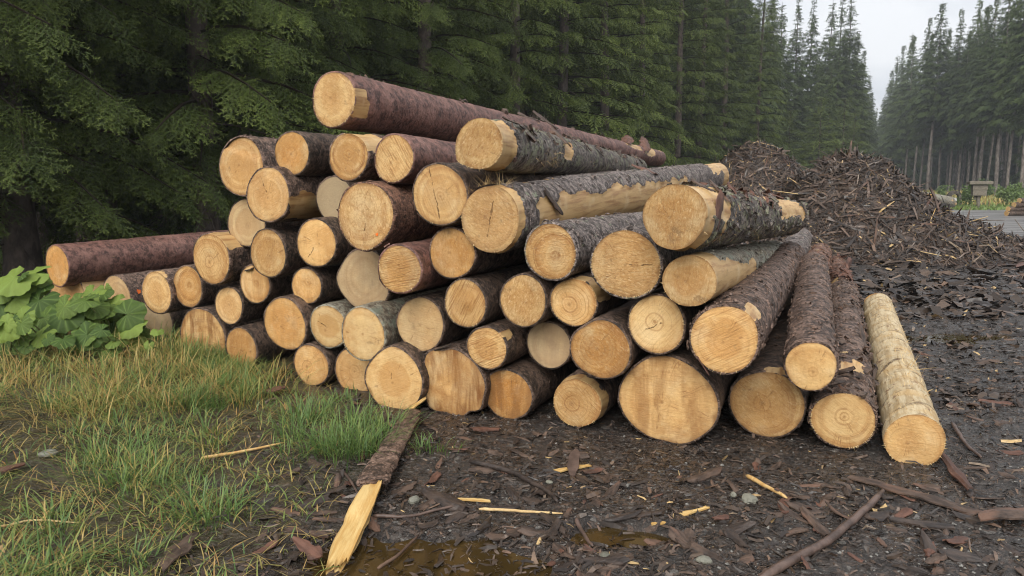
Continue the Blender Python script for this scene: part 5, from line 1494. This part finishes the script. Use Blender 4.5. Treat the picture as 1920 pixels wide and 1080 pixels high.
plants = [
    ('butterbur with the tallest leaves at the left border', 7.0, [(30, 520, 110), (68, 512, 90), (20, 565, 120), (75, 560, 95)]),
    ('butterbur with broad leaves in front of the pale hidden log', 6.8, [(120, 585, 105), (150, 565, 80), (100, 610, 90)]),
    ('butterbur with a dark upright leaf under the farthest left log', 7.2, [(190, 560, 80), (175, 545, 60), (210, 585, 85)]),
    ('butterbur with a drooping light leaf next to the pale oval log', 6.9, [(235, 590, 95), (240, 615, 60), (215, 620, 70)]),
    ('low butterbur with bright leaves at the left border above straw grass', 6.3, [(15, 612, 80), (80, 625, 75), (45, 590, 70)]),
    ('low butterbur between the straw grass and the tall leaves', 6.4, [(165, 625, 85), (195, 640, 70), (140, 645, 60)]),
    ('single small round leaf on a stalk before the shaded log end', 6.4, [(279, 645, 28), (295, 620, 36)]),
    ('small bright green lobed leaf low in the grass by the cracked orange log', 5.7, [(415, 708, 46), (440, 718, 30), (395, 706, 24)]),
]
for k, (lab, dep, lv) in enumerate(plants):
    mx_ = np.mean([q[0] for q in lv])
    root = root_at('butterbur_plant', ((mx_ - 960) / FPX * dep, dep, float(gh((mx_ - 960) / FPX * dep, dep))))
    tag(root, lab, 'plant', GP)
    extra = [(a + random.uniform(-48, 48), b + random.uniform(-8, 48), c * random.uniform(0.3, 0.65)) for (a, b, c) in lv for _ in range(5)] if k < 6 else []
    for j, (px, py, sz) in enumerate([(a, b, c * 0.66) for a, b, c in lv] + extra):
        leaf_thing(root, px, py, dep + 0.12 * ((j * 7) % 3 - 1), sz, 31 * k + 7 * j + 2, 0.9)

# ================================================================== grass
def grass_material():
    m, n, l, p = new_mat('grass_blades'); nb = NB(n, l)
    t = nb.attr('tint'); h = nb.attr('hgt')
    x = n.new('ShaderNodeValToRGB'); l.new(t, x.inputs[0]); e = x.color_ramp.elements
    cols = [(0, (0.075, 0.165, 0.055)), (0.3, (0.135, 0.24, 0.058)), (0.5, (0.23, 0.285, 0.07)), (0.66, (0.42, 0.335, 0.105)), (0.85, (0.60, 0.42, 0.155)), (1.0, (0.45, 0.24, 0.085))]
    e[0].position, e[0].color = 0, (*cols[0][1], 1); e[1].position, e[1].color = 1, (*cols[-1][1], 1)
    for q, c in cols[1:-1]:
        k = e.new(q); k.color = (*c, 1)
    c = nb.mix(nb.math('MULTIPLY', h, 0.25), x.outputs[0], (0.30, 0.32, 0.14))
    l.new(c, p.inputs['Base Color']); p.inputs['Roughness'].default_value = 0.45; p.inputs['Specular IOR Level'].default_value = 0.35
    b = n.new('ShaderNodeBsdfTranslucent'); l.new(c, b.inputs['Color'])
    ms = n.new('ShaderNodeMixShader'); ms.inputs[0].default_value = 0.3
    out = [q for q in n if q.type == 'OUTPUT_MATERIAL'][0]
    l.new(p.outputs[0], ms.inputs[1]); l.new(b.outputs[0], ms.inputs[2]); l.new(ms.outputs[0], out.inputs['Surface'])
    return m
M_GRASS = grass_material()

def blades(X, Y, Z, H, W, lean, tint, seed, az=None, curl=1.0):
    r_ = np.random.default_rng(seed); n = len(X)
    a = r_.uniform(0, 6.28, n) if az is None else az
    d = np.stack([np.cos(a), np.sin(a), 0 * a], -1); s = np.stack([-np.sin(a), np.cos(a), 0 * a], -1)
    rows = []
    for t, wf in ((0, 0.8), (0.4, 1.0), (0.75, 0.7), (1.0, 0.0)):
        out = lean * H * (0.35 * t + 0.65 * curl * t * t); up = H * (t - 0.35 * curl * np.clip(lean, 0, 1.3) * t ** 2.5)
        c = np.stack([X, Y, Z], -1) + d * out[:, None]; c[:, 2] += up
        if wf > 0: rows += [c - s * (W * wf / 2)[:, None], c + s * (W * wf / 2)[:, None]]
        else: rows += [c]
    V = np.stack(rows, 1).reshape(-1, 3)
    base = np.array([(0, 1, 3), (0, 3, 2), (2, 3, 5), (2, 5, 4), (4, 5, 6)])
    F_ = (base[None] + 7 * np.arange(n)[:, None, None]).reshape(-1, 3)
    return V, F_, np.repeat(tint, 7), np.tile(np.array([0, 0, .4, .4, .75, .75, 1.0]), n)

gr = np.random.default_rng(77)
def px_ground(pxs, pys):
    d = (pxs - 960)[:, None] * np.array([1.0, 0, 0]) + (540 - pys)[:, None] * UPC + FPX * FWD
    t = -CAM_H / d[:, 2]
    return CPOS + d * t[:, None]
GVs, GFs, GT, GHt, goff = [], [], [], [], 0
def add_blades(args):
    global goff
    V, F_, t, h = args
    GVs.append(V); GFs.append(F_ + goff); GT.append(t); GHt.append(h); goff += len(V)
def tuft(px, py, n, spread, hmin, hmax, tlo, thi, lean=0.7):
    c = px_ground(np.array([float(px)]), np.array([float(py)]))[0]
    if n < 60 and py > 770 and float(fbm(c[None] * 1.3 + 4.4, 3)[0]) > 0.10: return
    if px < 120 and 815 < py < 915: return
    X = c[0] + gr.normal(0, spread, n); Y = c[1] + gr.normal(0, spread, n)
    a = np.arctan2(Y - c[1], X - c[0]) + gr.normal(0, 0.7, n)
    add_blades(blades(X, Y, gh(X, Y) - 0.01, gr.uniform(hmin, hmax, n), gr.uniform(0.003, 0.0065, n), np.abs(gr.normal(lean, 0.35, n)), gr.uniform(tlo, thi, n), int(gr.integers(1e6)), az=a))
# clumps spread through the grassy bank, straw-coloured higher up, green lower down
def scatter_clumps(n, poly, fn):
    xs = [p[0] for p in poly]; ys = [p[1] for p in poly]; c = 0; tries = 0
    while c < n and tries < n * 20:
        tries += 1
        x = gr.uniform(min(xs), max(xs)); y = gr.uniform(min(ys), max(ys))
        ins = False; j = len(poly) - 1
        for i in range(len(poly)):
            if (poly[i][1] > y) != (poly[j][1] > y) and x < (poly[j][0] - poly[i][0]) * (y - poly[i][1]) / (poly[j][1] - poly[i][1]) + poly[i][0]: ins = not ins
            j = i
        if ins: fn(x, y); c += 1
def straw(x, y):
    g_ = gr.random() < 0.3
    tuft(x, y, int(gr.integers(10, 44)), gr.uniform(0.05, 0.13), 0.10, gr.uniform(0.2, 0.38), 0.1 if g_ else 0.48, 0.6 if g_ else 1.0, gr.uniform(0.6, 1.4))
def green(x, y): tuft(x, y, int(gr.integers(14, 60)), gr.uniform(0.03, 0.10), 0.06, gr.uniform(0.15, 0.28), 0.0, gr.uniform(0.3, 0.85), gr.uniform(0.6, 1.3))
def mixed(x, y): tuft(x, y, int(gr.integers(6, 40)), gr.uniform(0.03, 0.10), 0.05, gr.uniform(0.1, 0.24), 0.1, 0.85, gr.uniform(0.7, 1.3))
scatter_clumps(330, [(-420, 640), (120, 632), (330, 655), (430, 700), (540, 700), (560, 730), (470, 770), (300, 800), (120, 800), (-420, 830)], straw)
scatter_clumps(60, [(-420, 690), (300, 660), (500, 700), (540, 760), (420, 850), (150, 830), (-420, 860)], green)
scatter_clumps(70, [(330, 640), (440, 650), (490, 700), (420, 720), (340, 690)], green)
scatter_clumps(50, [(-420, 800), (230, 790), (420, 830), (430, 880), (330, 960), (60, 900), (-420, 900)], mixed)
scatter_clumps(20, [(120, 830), (330, 850), (400, 880), (260, 950), (130, 920)], green)
scatter_clumps(50, [(-420, 930), (60, 925), (150, 1000), (120, 1100), (60, 1200), (-420, 1200)], green)
scatter_clumps(30, [(320, 910), (440, 900), (470, 960), (400, 1000), (340, 980)], mixed)
for (x, y, n) in [(575, 800, 150), (560, 830, 90), (605, 850, 120), (640, 860, 130), (690, 850, 160), (720, 815, 120), (670, 800, 120), (610, 770, 60), (655, 835, 120), (540, 860, 60), (400, 770, 120), (350, 770, 140), (380, 980, 90), (360, 930, 60), (430, 960, 60), (260, 1060, 50), (790, 845, 40), (820, 840, 30), (460, 740, 80), (1232, 915, 22), (680, 700, 40), (640, 745, 60)]:
    tuft(x, y, n, 0.07, 0.09, 0.26 if n > 60 else 0.12, 0.0, 0.45, 0.75)
n = 9000                                                     # dead thatch lying flat
P = px_ground(gr.uniform(-420, 640, n), 640 + 560 * gr.random(n) ** 1.3)
kp = (gr.random(n) < sstep(-0.3, -1.6, P[:, 0]) * (0.5 + 0.8 * fbm(P * 1.4 + 8, 3))) & ((P[:, 0] * D0[0] + P[:, 1] * D0[1]) < 4.9)
P = P[kp]; n = len(P)
add_blades(blades(P[:, 0], P[:, 1], gh(P[:, 0], P[:, 1]) + 0.004, gr.uniform(0.03, 0.07, n), gr.uniform(0.002, 0.005, n), gr.uniform(2.0, 4.5, n), gr.uniform(0.6, 1.0, n), 92, curl=0.4))
n = 14000                                                    # thin short blades all over the bank
pxr_ = gr.uniform(-420, 620, n); pyr_ = 640 + 560 * gr.random(n) ** 1.2
P = px_ground(pxr_, pyr_)
kp = (gr.random(n) < sstep(-0.5, -1.7, P[:, 0]) * (0.45 + 0.9 * fbm(P * 1.6 + 2, 3))) & ((P[:, 0] * D0[0] + P[:, 1] * D0[1]) < 4.9)
P = P[kp]; n = len(P)
add_blades(blades(P[:, 0], P[:, 1], gh(P[:, 0], P[:, 1]) - 0.005, gr.uniform(0.03, 0.12, n), gr.uniform(0.003, 0.008, n), np.abs(gr.normal(1.0, 0.4, n)), np.clip(gr.normal(0.45, 0.25, n), 0, 1), 91))
V = np.concatenate(GVs)
gobj = link('grass', mesh_np('grass', V, np.concatenate(GFs), M_GRASS, {'tint': np.concatenate(GT), 'hgt': np.concatenate(GHt)}, smooth=False))
tag(gobj, 'green and straw coloured grass on the bank left of the pile', 'grass', kind='stuff')
# meadow beyond the yard
n = 16000
X = gr.uniform(20, 75, n); Y = gr.uniform(41, 104, n)
kx = (X / Y > 0.50) & (X < f0[0] + (Y - 102) * 0.488 + 16) & (Y > 42.0 + 0.06 * (X - 11)); X, Y = X[kx], Y[kx]
gz = sstep(50, 44, Y)
V, F_, t_, h_ = blades(X, Y, 0 * X - 0.02, gr.uniform(0.35, 0.8, len(X)) * (1 - 0.55 * gz), gr.uniform(0.05, 0.10, len(X)), np.abs(gr.normal(0.35, 0.2, len(X))), np.where(gr.random(len(X)) < gz, gr.uniform(0.25, 0.5, len(X)), gr.uniform(0.45, 0.85, len(X))), 5)
n2 = 7000                                                    # fresh green verge at the edge of the road
X2 = gr.uniform(22, 62, n2); Y2 = 42.0 + 0.06 * (X2 - 11) + gr.uniform(-1.2, 4.5, n2)
V2, F2, t2, h2 = blades(X2, Y2, 0 * X2 - 0.01, gr.uniform(0.12, 0.3, n2), gr.uniform(0.05, 0.09, n2), np.abs(gr.normal(0.6, 0.3, n2)), gr.uniform(0.28, 0.52, n2), 15)
F_ = np.concatenate([F_, F2 + len(V)]); V = np.concatenate([V, V2]); t_ = np.concatenate([t_, t2]); h_ = np.concatenate([h_, h2])
mobj = link('meadow_grass', mesh_np('meadow_grass', V, F_, M_GRASS, {'tint': t_, 'hgt': h_}, smooth=False))
tag(mobj, 'straw and green meadow strip in front of the right hand forest', 'grass', kind='stuff')
# undergrowth along the forest edge
n = 5000
tt = gr.uniform(-6, 30, n); of = gr.uniform(-4.5, 7, n)
X = e0[0] + ed[0] * tt + en[0] * of; Y = e0[1] + ed[1] * tt + en[1] * of
kp = Y > 7.4; X, Y = X[kp], Y[kp]
V, F_, t_, h_ = blades(X, Y, 0 * X - 0.02, gr.uniform(0.2, 0.6, len(X)), gr.uniform(0.01, 0.03, len(X)), np.abs(gr.normal(0.6, 0.3, len(X))), gr.uniform(0.0, 0.55, len(X)), 6)
uobj = link('undergrowth', mesh_np('undergrowth', V, F_, M_GRASS, {'tint': t_, 'hgt': h_}, smooth=False))
tag(uobj, 'dim grassy undergrowth at the foot of the forest edge', 'undergrowth', kind='stuff')

# ================================================================== bark litter on the yard
def litter(n, seed, pxr, pyr, lmin, lmax, name, label, roof=False, tb=(1.1, 1.7)):
    r_ = np.random.default_rng(seed)
    px_ = r_.uniform(*pxr, n); py_ = r_.uniform(*pyr, n)
    P = px_ground(px_, py_)
    k = np.ones(n, bool)
    grassy = sstep(-0.3, -1.7, P[:, 0] + 0.35 * fbm(P * 1.3, 3) * 2)
    k &= r_.random(n) > grassy * 0.72
    for (cx, cy, a, b) in PUDDLES[:2]:
        q = ((P[:, 0] - cx) / a) ** 2 + ((P[:, 1] - cy) / b) ** 2
        k &= (q > 0.75) | (r_.random(n) < 0.3)
    dens = fbm(P * 1.1 + 5, 3)
    k &= r_.random(n) < 0.62 + 0.6 * dens
    P = P[k]; m = len(P)
    P[:, 2] = np.maximum(gh(P[:, 0], P[:, 1]), WATER_Z + 0.002)
    e = 0.04
    N = np.stack([-(gh(P[:, 0] + e, P[:, 1]) - gh(P[:, 0] - e, P[:, 1])) / (2 * e), -(gh(P[:, 0], P[:, 1] + e) - gh(P[:, 0], P[:, 1] - e)) / (2 * e), np.ones(m)], -1)
    N /= np.linalg.norm(N, axis=1, keepdims=True)
    V, F_ = strips(m, P, N, lmin, lmax, seed + 1, (0.08, 0.42), 0.22, 0.003, roof=roof)
    tint = np.clip(r_.beta(*tb, m) * 1.02 + (r_.random(m) < 0.022) * 0.6, 0, 1)
    o = link(name, mesh_np(name, V, F_, M_CHIPS, {'tint': np.repeat(tint, 9 if roof else 6)}, smooth=False))
    tag(o, label, 'bark litter', kind='stuff')
litter(76000, 600, (-350, 2300), (640, 1250), 0.009, 0.075, 'bark_litter', 'small dark bark chips littering the muddy ground in front')
litter(30000, 650, (1350, 2400), (440, 760), 0.025, 0.17, 'bark_litter', 'bark shreds strewn over the wet yard on the right')
litter(3000, 680, (420, 2200), (740, 1200), 0.03, 0.12, 'bark_litter', 'thicker bark lumps half sunk in the mud in front of the pile', True, (1.4, 2.4))
litter(9000, 690, (1440, 2200), (468, 600), 0.08, 0.42, 'bark_litter', 'bark strips spilled around the foot of the large heap')
# pebbles
r_ = np.random.default_rng(44)
n = 2800
P = px_ground(r_.uniform(700, 2300, n), r_.uniform(640, 1250, n))
P[:, 2] = gh(P[:, 0], P[:, 1])
oct_ = np.array([(1, 0, 0), (0, 1, 0), (-1, 0, 0), (0, -1, 0), (0, 0, 1), (0, 0, -1)], float)
of_ = np.array([(0, 1, 4), (1, 2, 4), (2, 3, 4), (3, 0, 4), (1, 0, 5), (2, 1, 5), (3, 2, 5), (0, 3, 5)])
sz = 0.004 * (3.0 ** r_.random(n))
V = (P[:, None, :] + oct_[None] * sz[:, None, None] * r_.uniform(0.6, 1.3, (n, 6, 1)) * np.array([1, 1, 0.6]) + r_.normal(0, 0.15, (n, 6, 3)) * sz[:, None, None]).reshape(-1, 3)
M_PEB = simple_mat('pebbles', (0.09, 0.085, 0.075), (0.23, 0.22, 0.20), 60, 0.45, 0.45, 0.2)
o = link('pebbles', mesh_np('pebbles', V, (of_[None] + 6 * np.arange(n)[:, None, None]).reshape(-1, 3), M_PEB, smooth=False))
tag(o, 'tiny grey pebbles in the mud of the yard', 'pebbles', kind='stuff')

# flakes of bark large enough to be picked out one by one
flake_t = []
for k in range(14):
    mat = [M_BARKCHIP, M_BARKDARK, M_BARKCHIP, M_BARKRED, M_BARKDARK, M_BARKCHIP, M_BARKCHIP][k % 7]
    flake_t.append(sheet_mesh('bark_flake', 0.16, [0.05, 0.07, 0.035, 0.06][k % 4], [0.9, 1.6, 0.6][k % 3], 700 + k, mat, nu=7, nv=4, thick=0.005, jag=0.35, twist=random.uniform(-0.5, 0.5), bend=random.uniform(-0.3, 0.3)))
r_ = np.random.default_rng(321)
cnt = 0
while cnt < 270:
    px_, py_ = r_.uniform(380, 1980), 640 + 480 * r_.random() ** 0.8
    P = px_ground(np.array([px_]), np.array([py_]))[0]
    sd = P[0] * D0[0] + P[1] * D0[1]
    if sd > 4.42 and P[0] - 0.47 * (P[1] - 4.2) < 2.5: continue          # under the pile
    if P[0] < -1.3 and r_.random() < 0.75: continue
    if any(((P[0] - a) / c) ** 2 + ((P[1] - b) / d) ** 2 < 0.8 for a, b, c, d in PUDDLES): continue
    s = r_.uniform(0.45, 1.15) * (1.0 if py_ > 760 else 1.25)
    o = link('bark_flake', flake_t[int(r_.integers(14))], None, (P[0], P[1], float(gh(P[0], P[1])) + 0.012 * s), (r_.normal(0, 0.22), r_.normal(0, 0.18), r_.uniform(0, 6.28)), s)
    tag(o, 'loose flake of bark lying among the litter on the muddy ground', 'bark flake', 'bark flakes on the muddy ground')
    cnt += 1

# ------------------------------------------------------------------ single pieces on the ground
def gpt(px, py, lift=0.0):
    p = on_ground(px, py); z = float(gh(p[0], p[1]))
    return np.array([p[0], p[1], max(z, WATER_Z) + lift])

def stick(pts, w_px, mat, label, cat='stick', name='stick', seed=0, flat=0.75, lift=0.008, n=14, taper=0.6, group=None):
    P = np.array([gpt(x, y) for x, y in pts])
    t = np.linspace(0, 1, len(P)); tt = np.linspace(0, 1, n)
    C = np.stack([np.interp(tt, t, P[:, k]) for k in range(3)], -1)
    k = np.array([1, 2, 1]) / 4
    for a in range(2): C[1:-1, a] = np.convolve(C[:, a], k, 'valid')
    rad = w_px / 2 / FPX * C[:, 1].mean()
    C[:, 2] = np.array([max(float(gh(a, b)), WATER_Z) for a, b in C[:, :2]]) * 0.4 + P[:, 2].mean() * 0.6 + rad * 0.9 + lift
    C += 0.15 * rad * fbm(np.stack([tt * 8 + seed, tt * 0, tt * 0], -1), 2)[:, None] * np.array([1, 1, 0.3])
    V, F_ = tube(C, rad * (1 - (1 - taper) * tt) * np.where((tt < 0.01) | (tt > 0.99), 0.6, 1), 8, 0.25, seed)
    c0 = C[n // 2].copy(); c0[2] = C[:, 2].min() - rad
    o = link(name, mesh_np(name, V - c0, F_, mat), None, tuple(c0))
    tag(o, label, cat, group)
    return o

stick([(1425, 1095), (1500, 1052), (1560, 1018), (1610, 975), (1655, 926)], 19, M_STICK, 'long bent dark branch on the mud at the lower right', seed=3, taper=0.75)
stick([(708, 1058), (745, 1035), (785, 996)], 8, M_TWIG, 'thin pale twig standing in the brown puddle', seed=4)
stick([(898, 957), (970, 960), (1055, 969)], 7, M_FIBRE, 'long thin pale stick lying level in front of the pile', seed=5)
stick([(1400, 893), (1435, 915), (1475, 940)], 10, M_SPLIT, 'yellow brown splinter lying slantwise before the round ground log', cat='splinter', name='wood_splinter', seed=6)
stick([(378, 873), (450, 862), (532, 844)], 7, M_SPLIT, 'pale straight stick lying in the grass left of the slab', seed=7)
stick([(1592, 485), (1630, 487), (1676, 491)], 7, M_SPLIT, 'pale stick lying at the foot of the bark heap', seed=8)
stick([(1080, 978), (1095, 1002), (1112, 1032)], 10, M_STICK, 'short dark stick left of the small puddle', seed=9)
stick([(700, 972), (760, 976), (860, 952)], 8, M_STICK, 'thin dark stick beside the split end of the slab', seed=10)
stick([(1785, 790), (1810, 830), (1840, 855)], 9, M_STICK, 'dark stick beside the peeled log', seed=11)
stick([(640, 885), (660, 905), (680, 950)], 6, M_STICK, 'thin twig left of the bark covered slab', seed=12)
stick([(0, 1010), (60, 995), (150, 1003)], 5, M_FIBRE, 'dry pale stalk in the grass at the lower left', cat='stalk', name='dry_stalk', seed=13)
stick([(880, 872), (960, 890), (1030, 930), (1045, 950)], 12, M_BARKDARK, 'dark crooked root piece in the mud before the butt log', cat='root', name='root_piece', seed=14)

def splinter(px0, py0, px1, py1, w_px, label, seed, lift=0.012, mat=M_SPLITX, name='wood_splinter', cat='splinter', curl=0.3, jag=0.3, thick=0.008, roll=0.0, bend=0.0, rise=0.0, nu=9, nv=4):
    a, b = gpt(px0, py0, lift), gpt(px1, py1, lift + rise)
    L = np.linalg.norm(b - a); W = w_px / FPX * (a[1] + b[1]) / 2
    X = Vector((b - a) / L); Y = Vector((0, 0, 1)).cross(X).normalized(); Z = X.cross(Y)
    m4 = Matrix((X, Y, Z)).transposed().to_4x4() @ Matrix.Rotation(roll, 4, 'X'); m4.translation = Vector((a + b) / 2 + np.array([0, 0, W * 0.1]))
    o = link(name, sheet_mesh(name, L, W, curl, seed, mat, nu=nu, nv=nv, thick=thick, jag=jag, bend=bend), None, mat4=m4)
    tag(o, label, cat)
    return o
splinter(1222, 984, 1326, 960, 12, 'bright yellow splinter with forked tip on the mud', 11, nv=3)
splinter(1240, 986, 1300, 968, 8, 'short yellow splinter under the forked one', 12, nv=3, lift=0.006)
splinter(1036, 886, 1104, 876, 12, 'yellow chip lying crosswise before the ringed ground log', 13, nv=3)
splinter(1072, 896, 1078, 862, 20, 'upright brown chip leaning on the yellow chip', 14, mat=M_STICK, nv=3, rise=0.05)
splinter(858, 938, 916, 940, 10, 'small pale chip in front of the lobed butt', 15, nv=3)
splinter(1786, 452, 1812, 446, 10, 'yellow chip on the lower slope of the bark heap', 16, nv=3, lift=0.25)
splinter(760, 785, 800, 765, 9, 'pale sliver poking out at the upper end of the slab', 17, nv=3, lift=0.05, rise=0.06)
bs = dict(name='bark_slab', cat='bark')
splinter(1600, 893, 1850, 962, 34, 'long reddish brown bark slab lying right of the dark branch', 21, mat=M_BARKCHIP, curl=0.9, jag=0.2, nu=14, lift=0.03, **bs)
splinter(1830, 985, 1945, 960, 46, 'curled brown bark slab at the right border', 22, mat=M_BARKCHIP, curl=1.7, jag=0.25, lift=0.05, **bs)
splinter(1762, 850, 1822, 918, 24, 'orange red bark curl beside the face of the peeled log', 23, mat=M_BARKRED, curl=1.6, lift=0.04, **bs)
splinter(800, 925, 872, 958, 42, 'dark wet bark curl in front of the slab', 24, mat=M_BARKDARK, curl=1.5, lift=0.03, **bs)
splinter(552, 1032, 600, 1056, 30, 'bright orange bark scrap by the tip of the split slab', 25, mat=M_BARKRED, curl=1.2, lift=0.06, roll=0.6, **bs)
splinter(-20, 918, 48, 892, 26, 'reddish bark piece at the left border', 26, mat=M_BARKRED, curl=0.8, lift=0.03, **bs)
splinter(300, 1090, 362, 1015, 40, 'dark red bark strip at the bottom edge left of the slab', 27, mat=M_BARKCHIP, curl=1.1, lift=0.03, **bs)
splinter(540, 995, 615, 1003, 20, 'brown bark strip left of the split end', 28, mat=M_BARKCHIP, curl=1.2, lift=0.02, **bs)
splinter(1290, 905, 1350, 880, 34, 'brown crumpled bark below the biggest log', 29, mat=M_BARKCHIP, curl=1.2, lift=0.02, **bs)
splinter(1060, 1000, 1010, 960, 20, 'grey bark strip above the small puddle', 30, mat=M_BARKDARK, curl=1.0, lift=0.02, **bs)
splinter(885, 805, 935, 800, 26, 'rusty bark scrap under the dark orange log', 31, mat=M_BARKRED, curl=0.8, lift=0.02, **bs)
splinter(1665, 975, 1790, 995, 24, 'dark bark strip behind the dark branch', 32, mat=M_BARKDARK, curl=1.2, lift=0.02, **bs)
splinter(1555, 1010, 1500, 960, 24, 'crumpled bark left of the dark branch', 33, mat=M_BARKCHIP, curl=1.3, lift=0.02, **bs)
splinter(1790, 487, 1868, 478, 22, 'broad brown bark slab at the foot of the large heap', 34, mat=M_BARKCHIP, curl=0.8, lift=0.15, **bs)
splinter(1905, 505, 1960, 480, 14, 'orange bark scrap at the right border below the heap', 35, mat=M_BARKRED, curl=0.8, lift=0.05, **bs)
splinter(500, 745, 535, 735, 22, 'brown bark piece in the grass by the round speckled log', 36, mat=M_BARKRED, curl=0.8, lift=0.05, **bs)

def stone(px, py, w_px, label, seed, hfac=0.45, mat=None):
    r_ = np.random.default_rng(seed)
    p = gpt(px, py); r = w_px / 2 / FPX * p[1]
    nu_, nv_ = 8, 12
    th = np.linspace(0.05, math.pi - 0.05, nu_); ph = np.linspace(0, 2 * math.pi, nv_, endpoint=False)
    T, Pq = np.meshgrid(th, ph, indexing='ij')
    D = np.stack([np.sin(T) * np.cos(Pq), np.sin(T) * np.sin(Pq), np.cos(T)], -1)
    rr_ = 1 + 0.28 * fbm(D * 1.6 + seed, 3)
    V = (D * rr_[..., None] * np.array([r, r * 0.75, r * hfac])).reshape(-1, 3)
    F_ = [tuple(f) for f in grid_faces(nu_, nv_, True)] + [tuple(range(nv_)), tuple((nu_ - 1) * nv_ + k for k in range(nv_ - 1, -1, -1))]
    o = link('stone', mesh_np('stone', V, F_, mat or M_STONE, smooth=False), None, (p[0], p[1], p[2] + r * hfac * 0.4), (0, 0, r_.uniform(0, 3)))
    tag(o, label, 'stone', 'stones on the ground')
stone(1405, 941, 42, 'flat grey green stone below the round ground log', 1)
stone(776, 946, 26, 'small grey stone right of the slab', 2, 0.7)
stone(92, 868, 36, 'pale stone in the grass at the left', 3)
stone(1320, 1056, 34, 'grey stone near the bottom edge, left of the branch', 4)
stone(1030, 905, 16, 'tiny pale stone in the mud before the ringed ground log', 5)
stone(1375, 935, 16, 'little round stone left of the flat grey green one', 6, 0.8)
stone(1135, 1050, 30, 'wet dark stone at the rim of the small puddle', 7, 0.4)

# the bark covered slab with its split end
def slab():
    A = gpt(775, 783, 0.06); B = gpt(697, 930, 0.07); C = gpt(622, 1066, 0.03)
    root = root_at('split_slab', tuple(np.append(((A + C) / 2)[:2], 0)))
    tag(root, 'bark covered slab with a bright split end, lying before the pile', 'slab')
    off = np.array(root.location)
    n = 26; t = np.linspace(0, 1, n)
    cen = A[None] * (1 - t[:, None]) + B[None] * t[:, None]
    cen = cen + (B - A)[None] * 0
    W = np.interp(t, [0, 0.1, 0.6, 1], [0.05, 0.066, 0.078, 0.086])
    X = (B - A) / np.linalg.norm(B - A); S = np.cross(X, [0, 0, 1.0]); S /= np.linalg.norm(S); N = np.cross(S, X)
    m = 14; a = np.linspace(0, 2 * np.pi, m, endpoint=False)
    q = np.stack([np.cos(a)[None] * np.ones((n, 1)) * 2, np.sin(a)[None] * np.ones((n, 1)) * 2, t[:, None] * 9 * np.ones((1, m))], -1)
    rr_ = 1 + 0.16 * fbm(q * 1.5, 3)
    V = cen[:, None] + (W[:, None] * rr_)[..., None] * (np.cos(a)[None, :, None] * S + 0.36 * np.sin(a)[None, :, None] * N)
    V = V.reshape(-1, 3)
    V[-m:] += X[None] * np.random.default_rng(3).uniform(-0.03, 0.05, m)[:, None]
    F_ = [tuple(f) for f in grid_faces(n, m, True)] + [tuple(range(m - 1, -1, -1)), tuple((n - 1) * m + k for k in range(m))]
    link('bark', mesh_np('bark', V - off, F_, BARK['brown'], {'strip': np.full(len(V), 0.9)}), root)
    L = np.linalg.norm(C - B) + 0.02
    E = gpt(578, 1125, 0.015)
    Vb, Fb = tube([B * 0.9 + C * 0.1 - [0, 0, 0.075], B * 0.4 + C * 0.6 - [0, 0, 0.075], C - [0, 0, 0.06], E], [0.03, 0.042, 0.045, 0.03], 10, 0.3, 9)
    link('bark', mesh_np('bark', Vb - off, Fb, BARK['dark'], {'strip': np.full(len(Vb), 0.9)}), root)
    Xd = Vector((C - B) / np.linalg.norm(C - B)); Y = Vector((0, 0, 1)).cross(Xd).normalized(); Z = Xd.cross(Y)
    m4 = Matrix((Xd, Y, Z)).transposed().to_4x4(); m4.translation = Vector((B * 0.54 + C * 0.46) - off)
    o = link('split_end', sheet_mesh('split_end', L, 0.108, 0.35, 77, M_SPLITX, nu=14, nv=7, thick=0.03, jag=0.10), root); o.matrix_local = m4
    m5 = m4.copy(); m5.translation = m4.translation + Y * 0.046 + Vector((0, 0, 0.012))
    o = link('splinter', sheet_mesh('splinter', L * 0.9, 0.03, 0.3, 78, M_SPLITX, nu=10, nv=3, thick=0.012, jag=0.2), root); o.matrix_local = m5
slab()

# ================================================================== damp air
M, n, l, p = new_mat('damp_air')
n.remove(p)
pv = n.new('ShaderNodeVolumePrincipled')
pv.inputs['Color'].default_value = (0.90, 0.95, 1.0, 1)
pv.inputs['Density'].default_value = 0.0010
pv.inputs['Anisotropy'].default_value = 0.2
out = [q for q in n if q.type == 'OUTPUT_MATERIAL'][0]
l.new(pv.outputs[0], out.inputs['Volume'])
V, F_ = boxv(-1500, 1500, -600, 2200, -1.5, 40)
hz = link('haze', mesh_np('haze', V, F_, M, smooth=False))
tag(hz, 'thin grey damp air over the clearing', 'haze', kind='stuff')
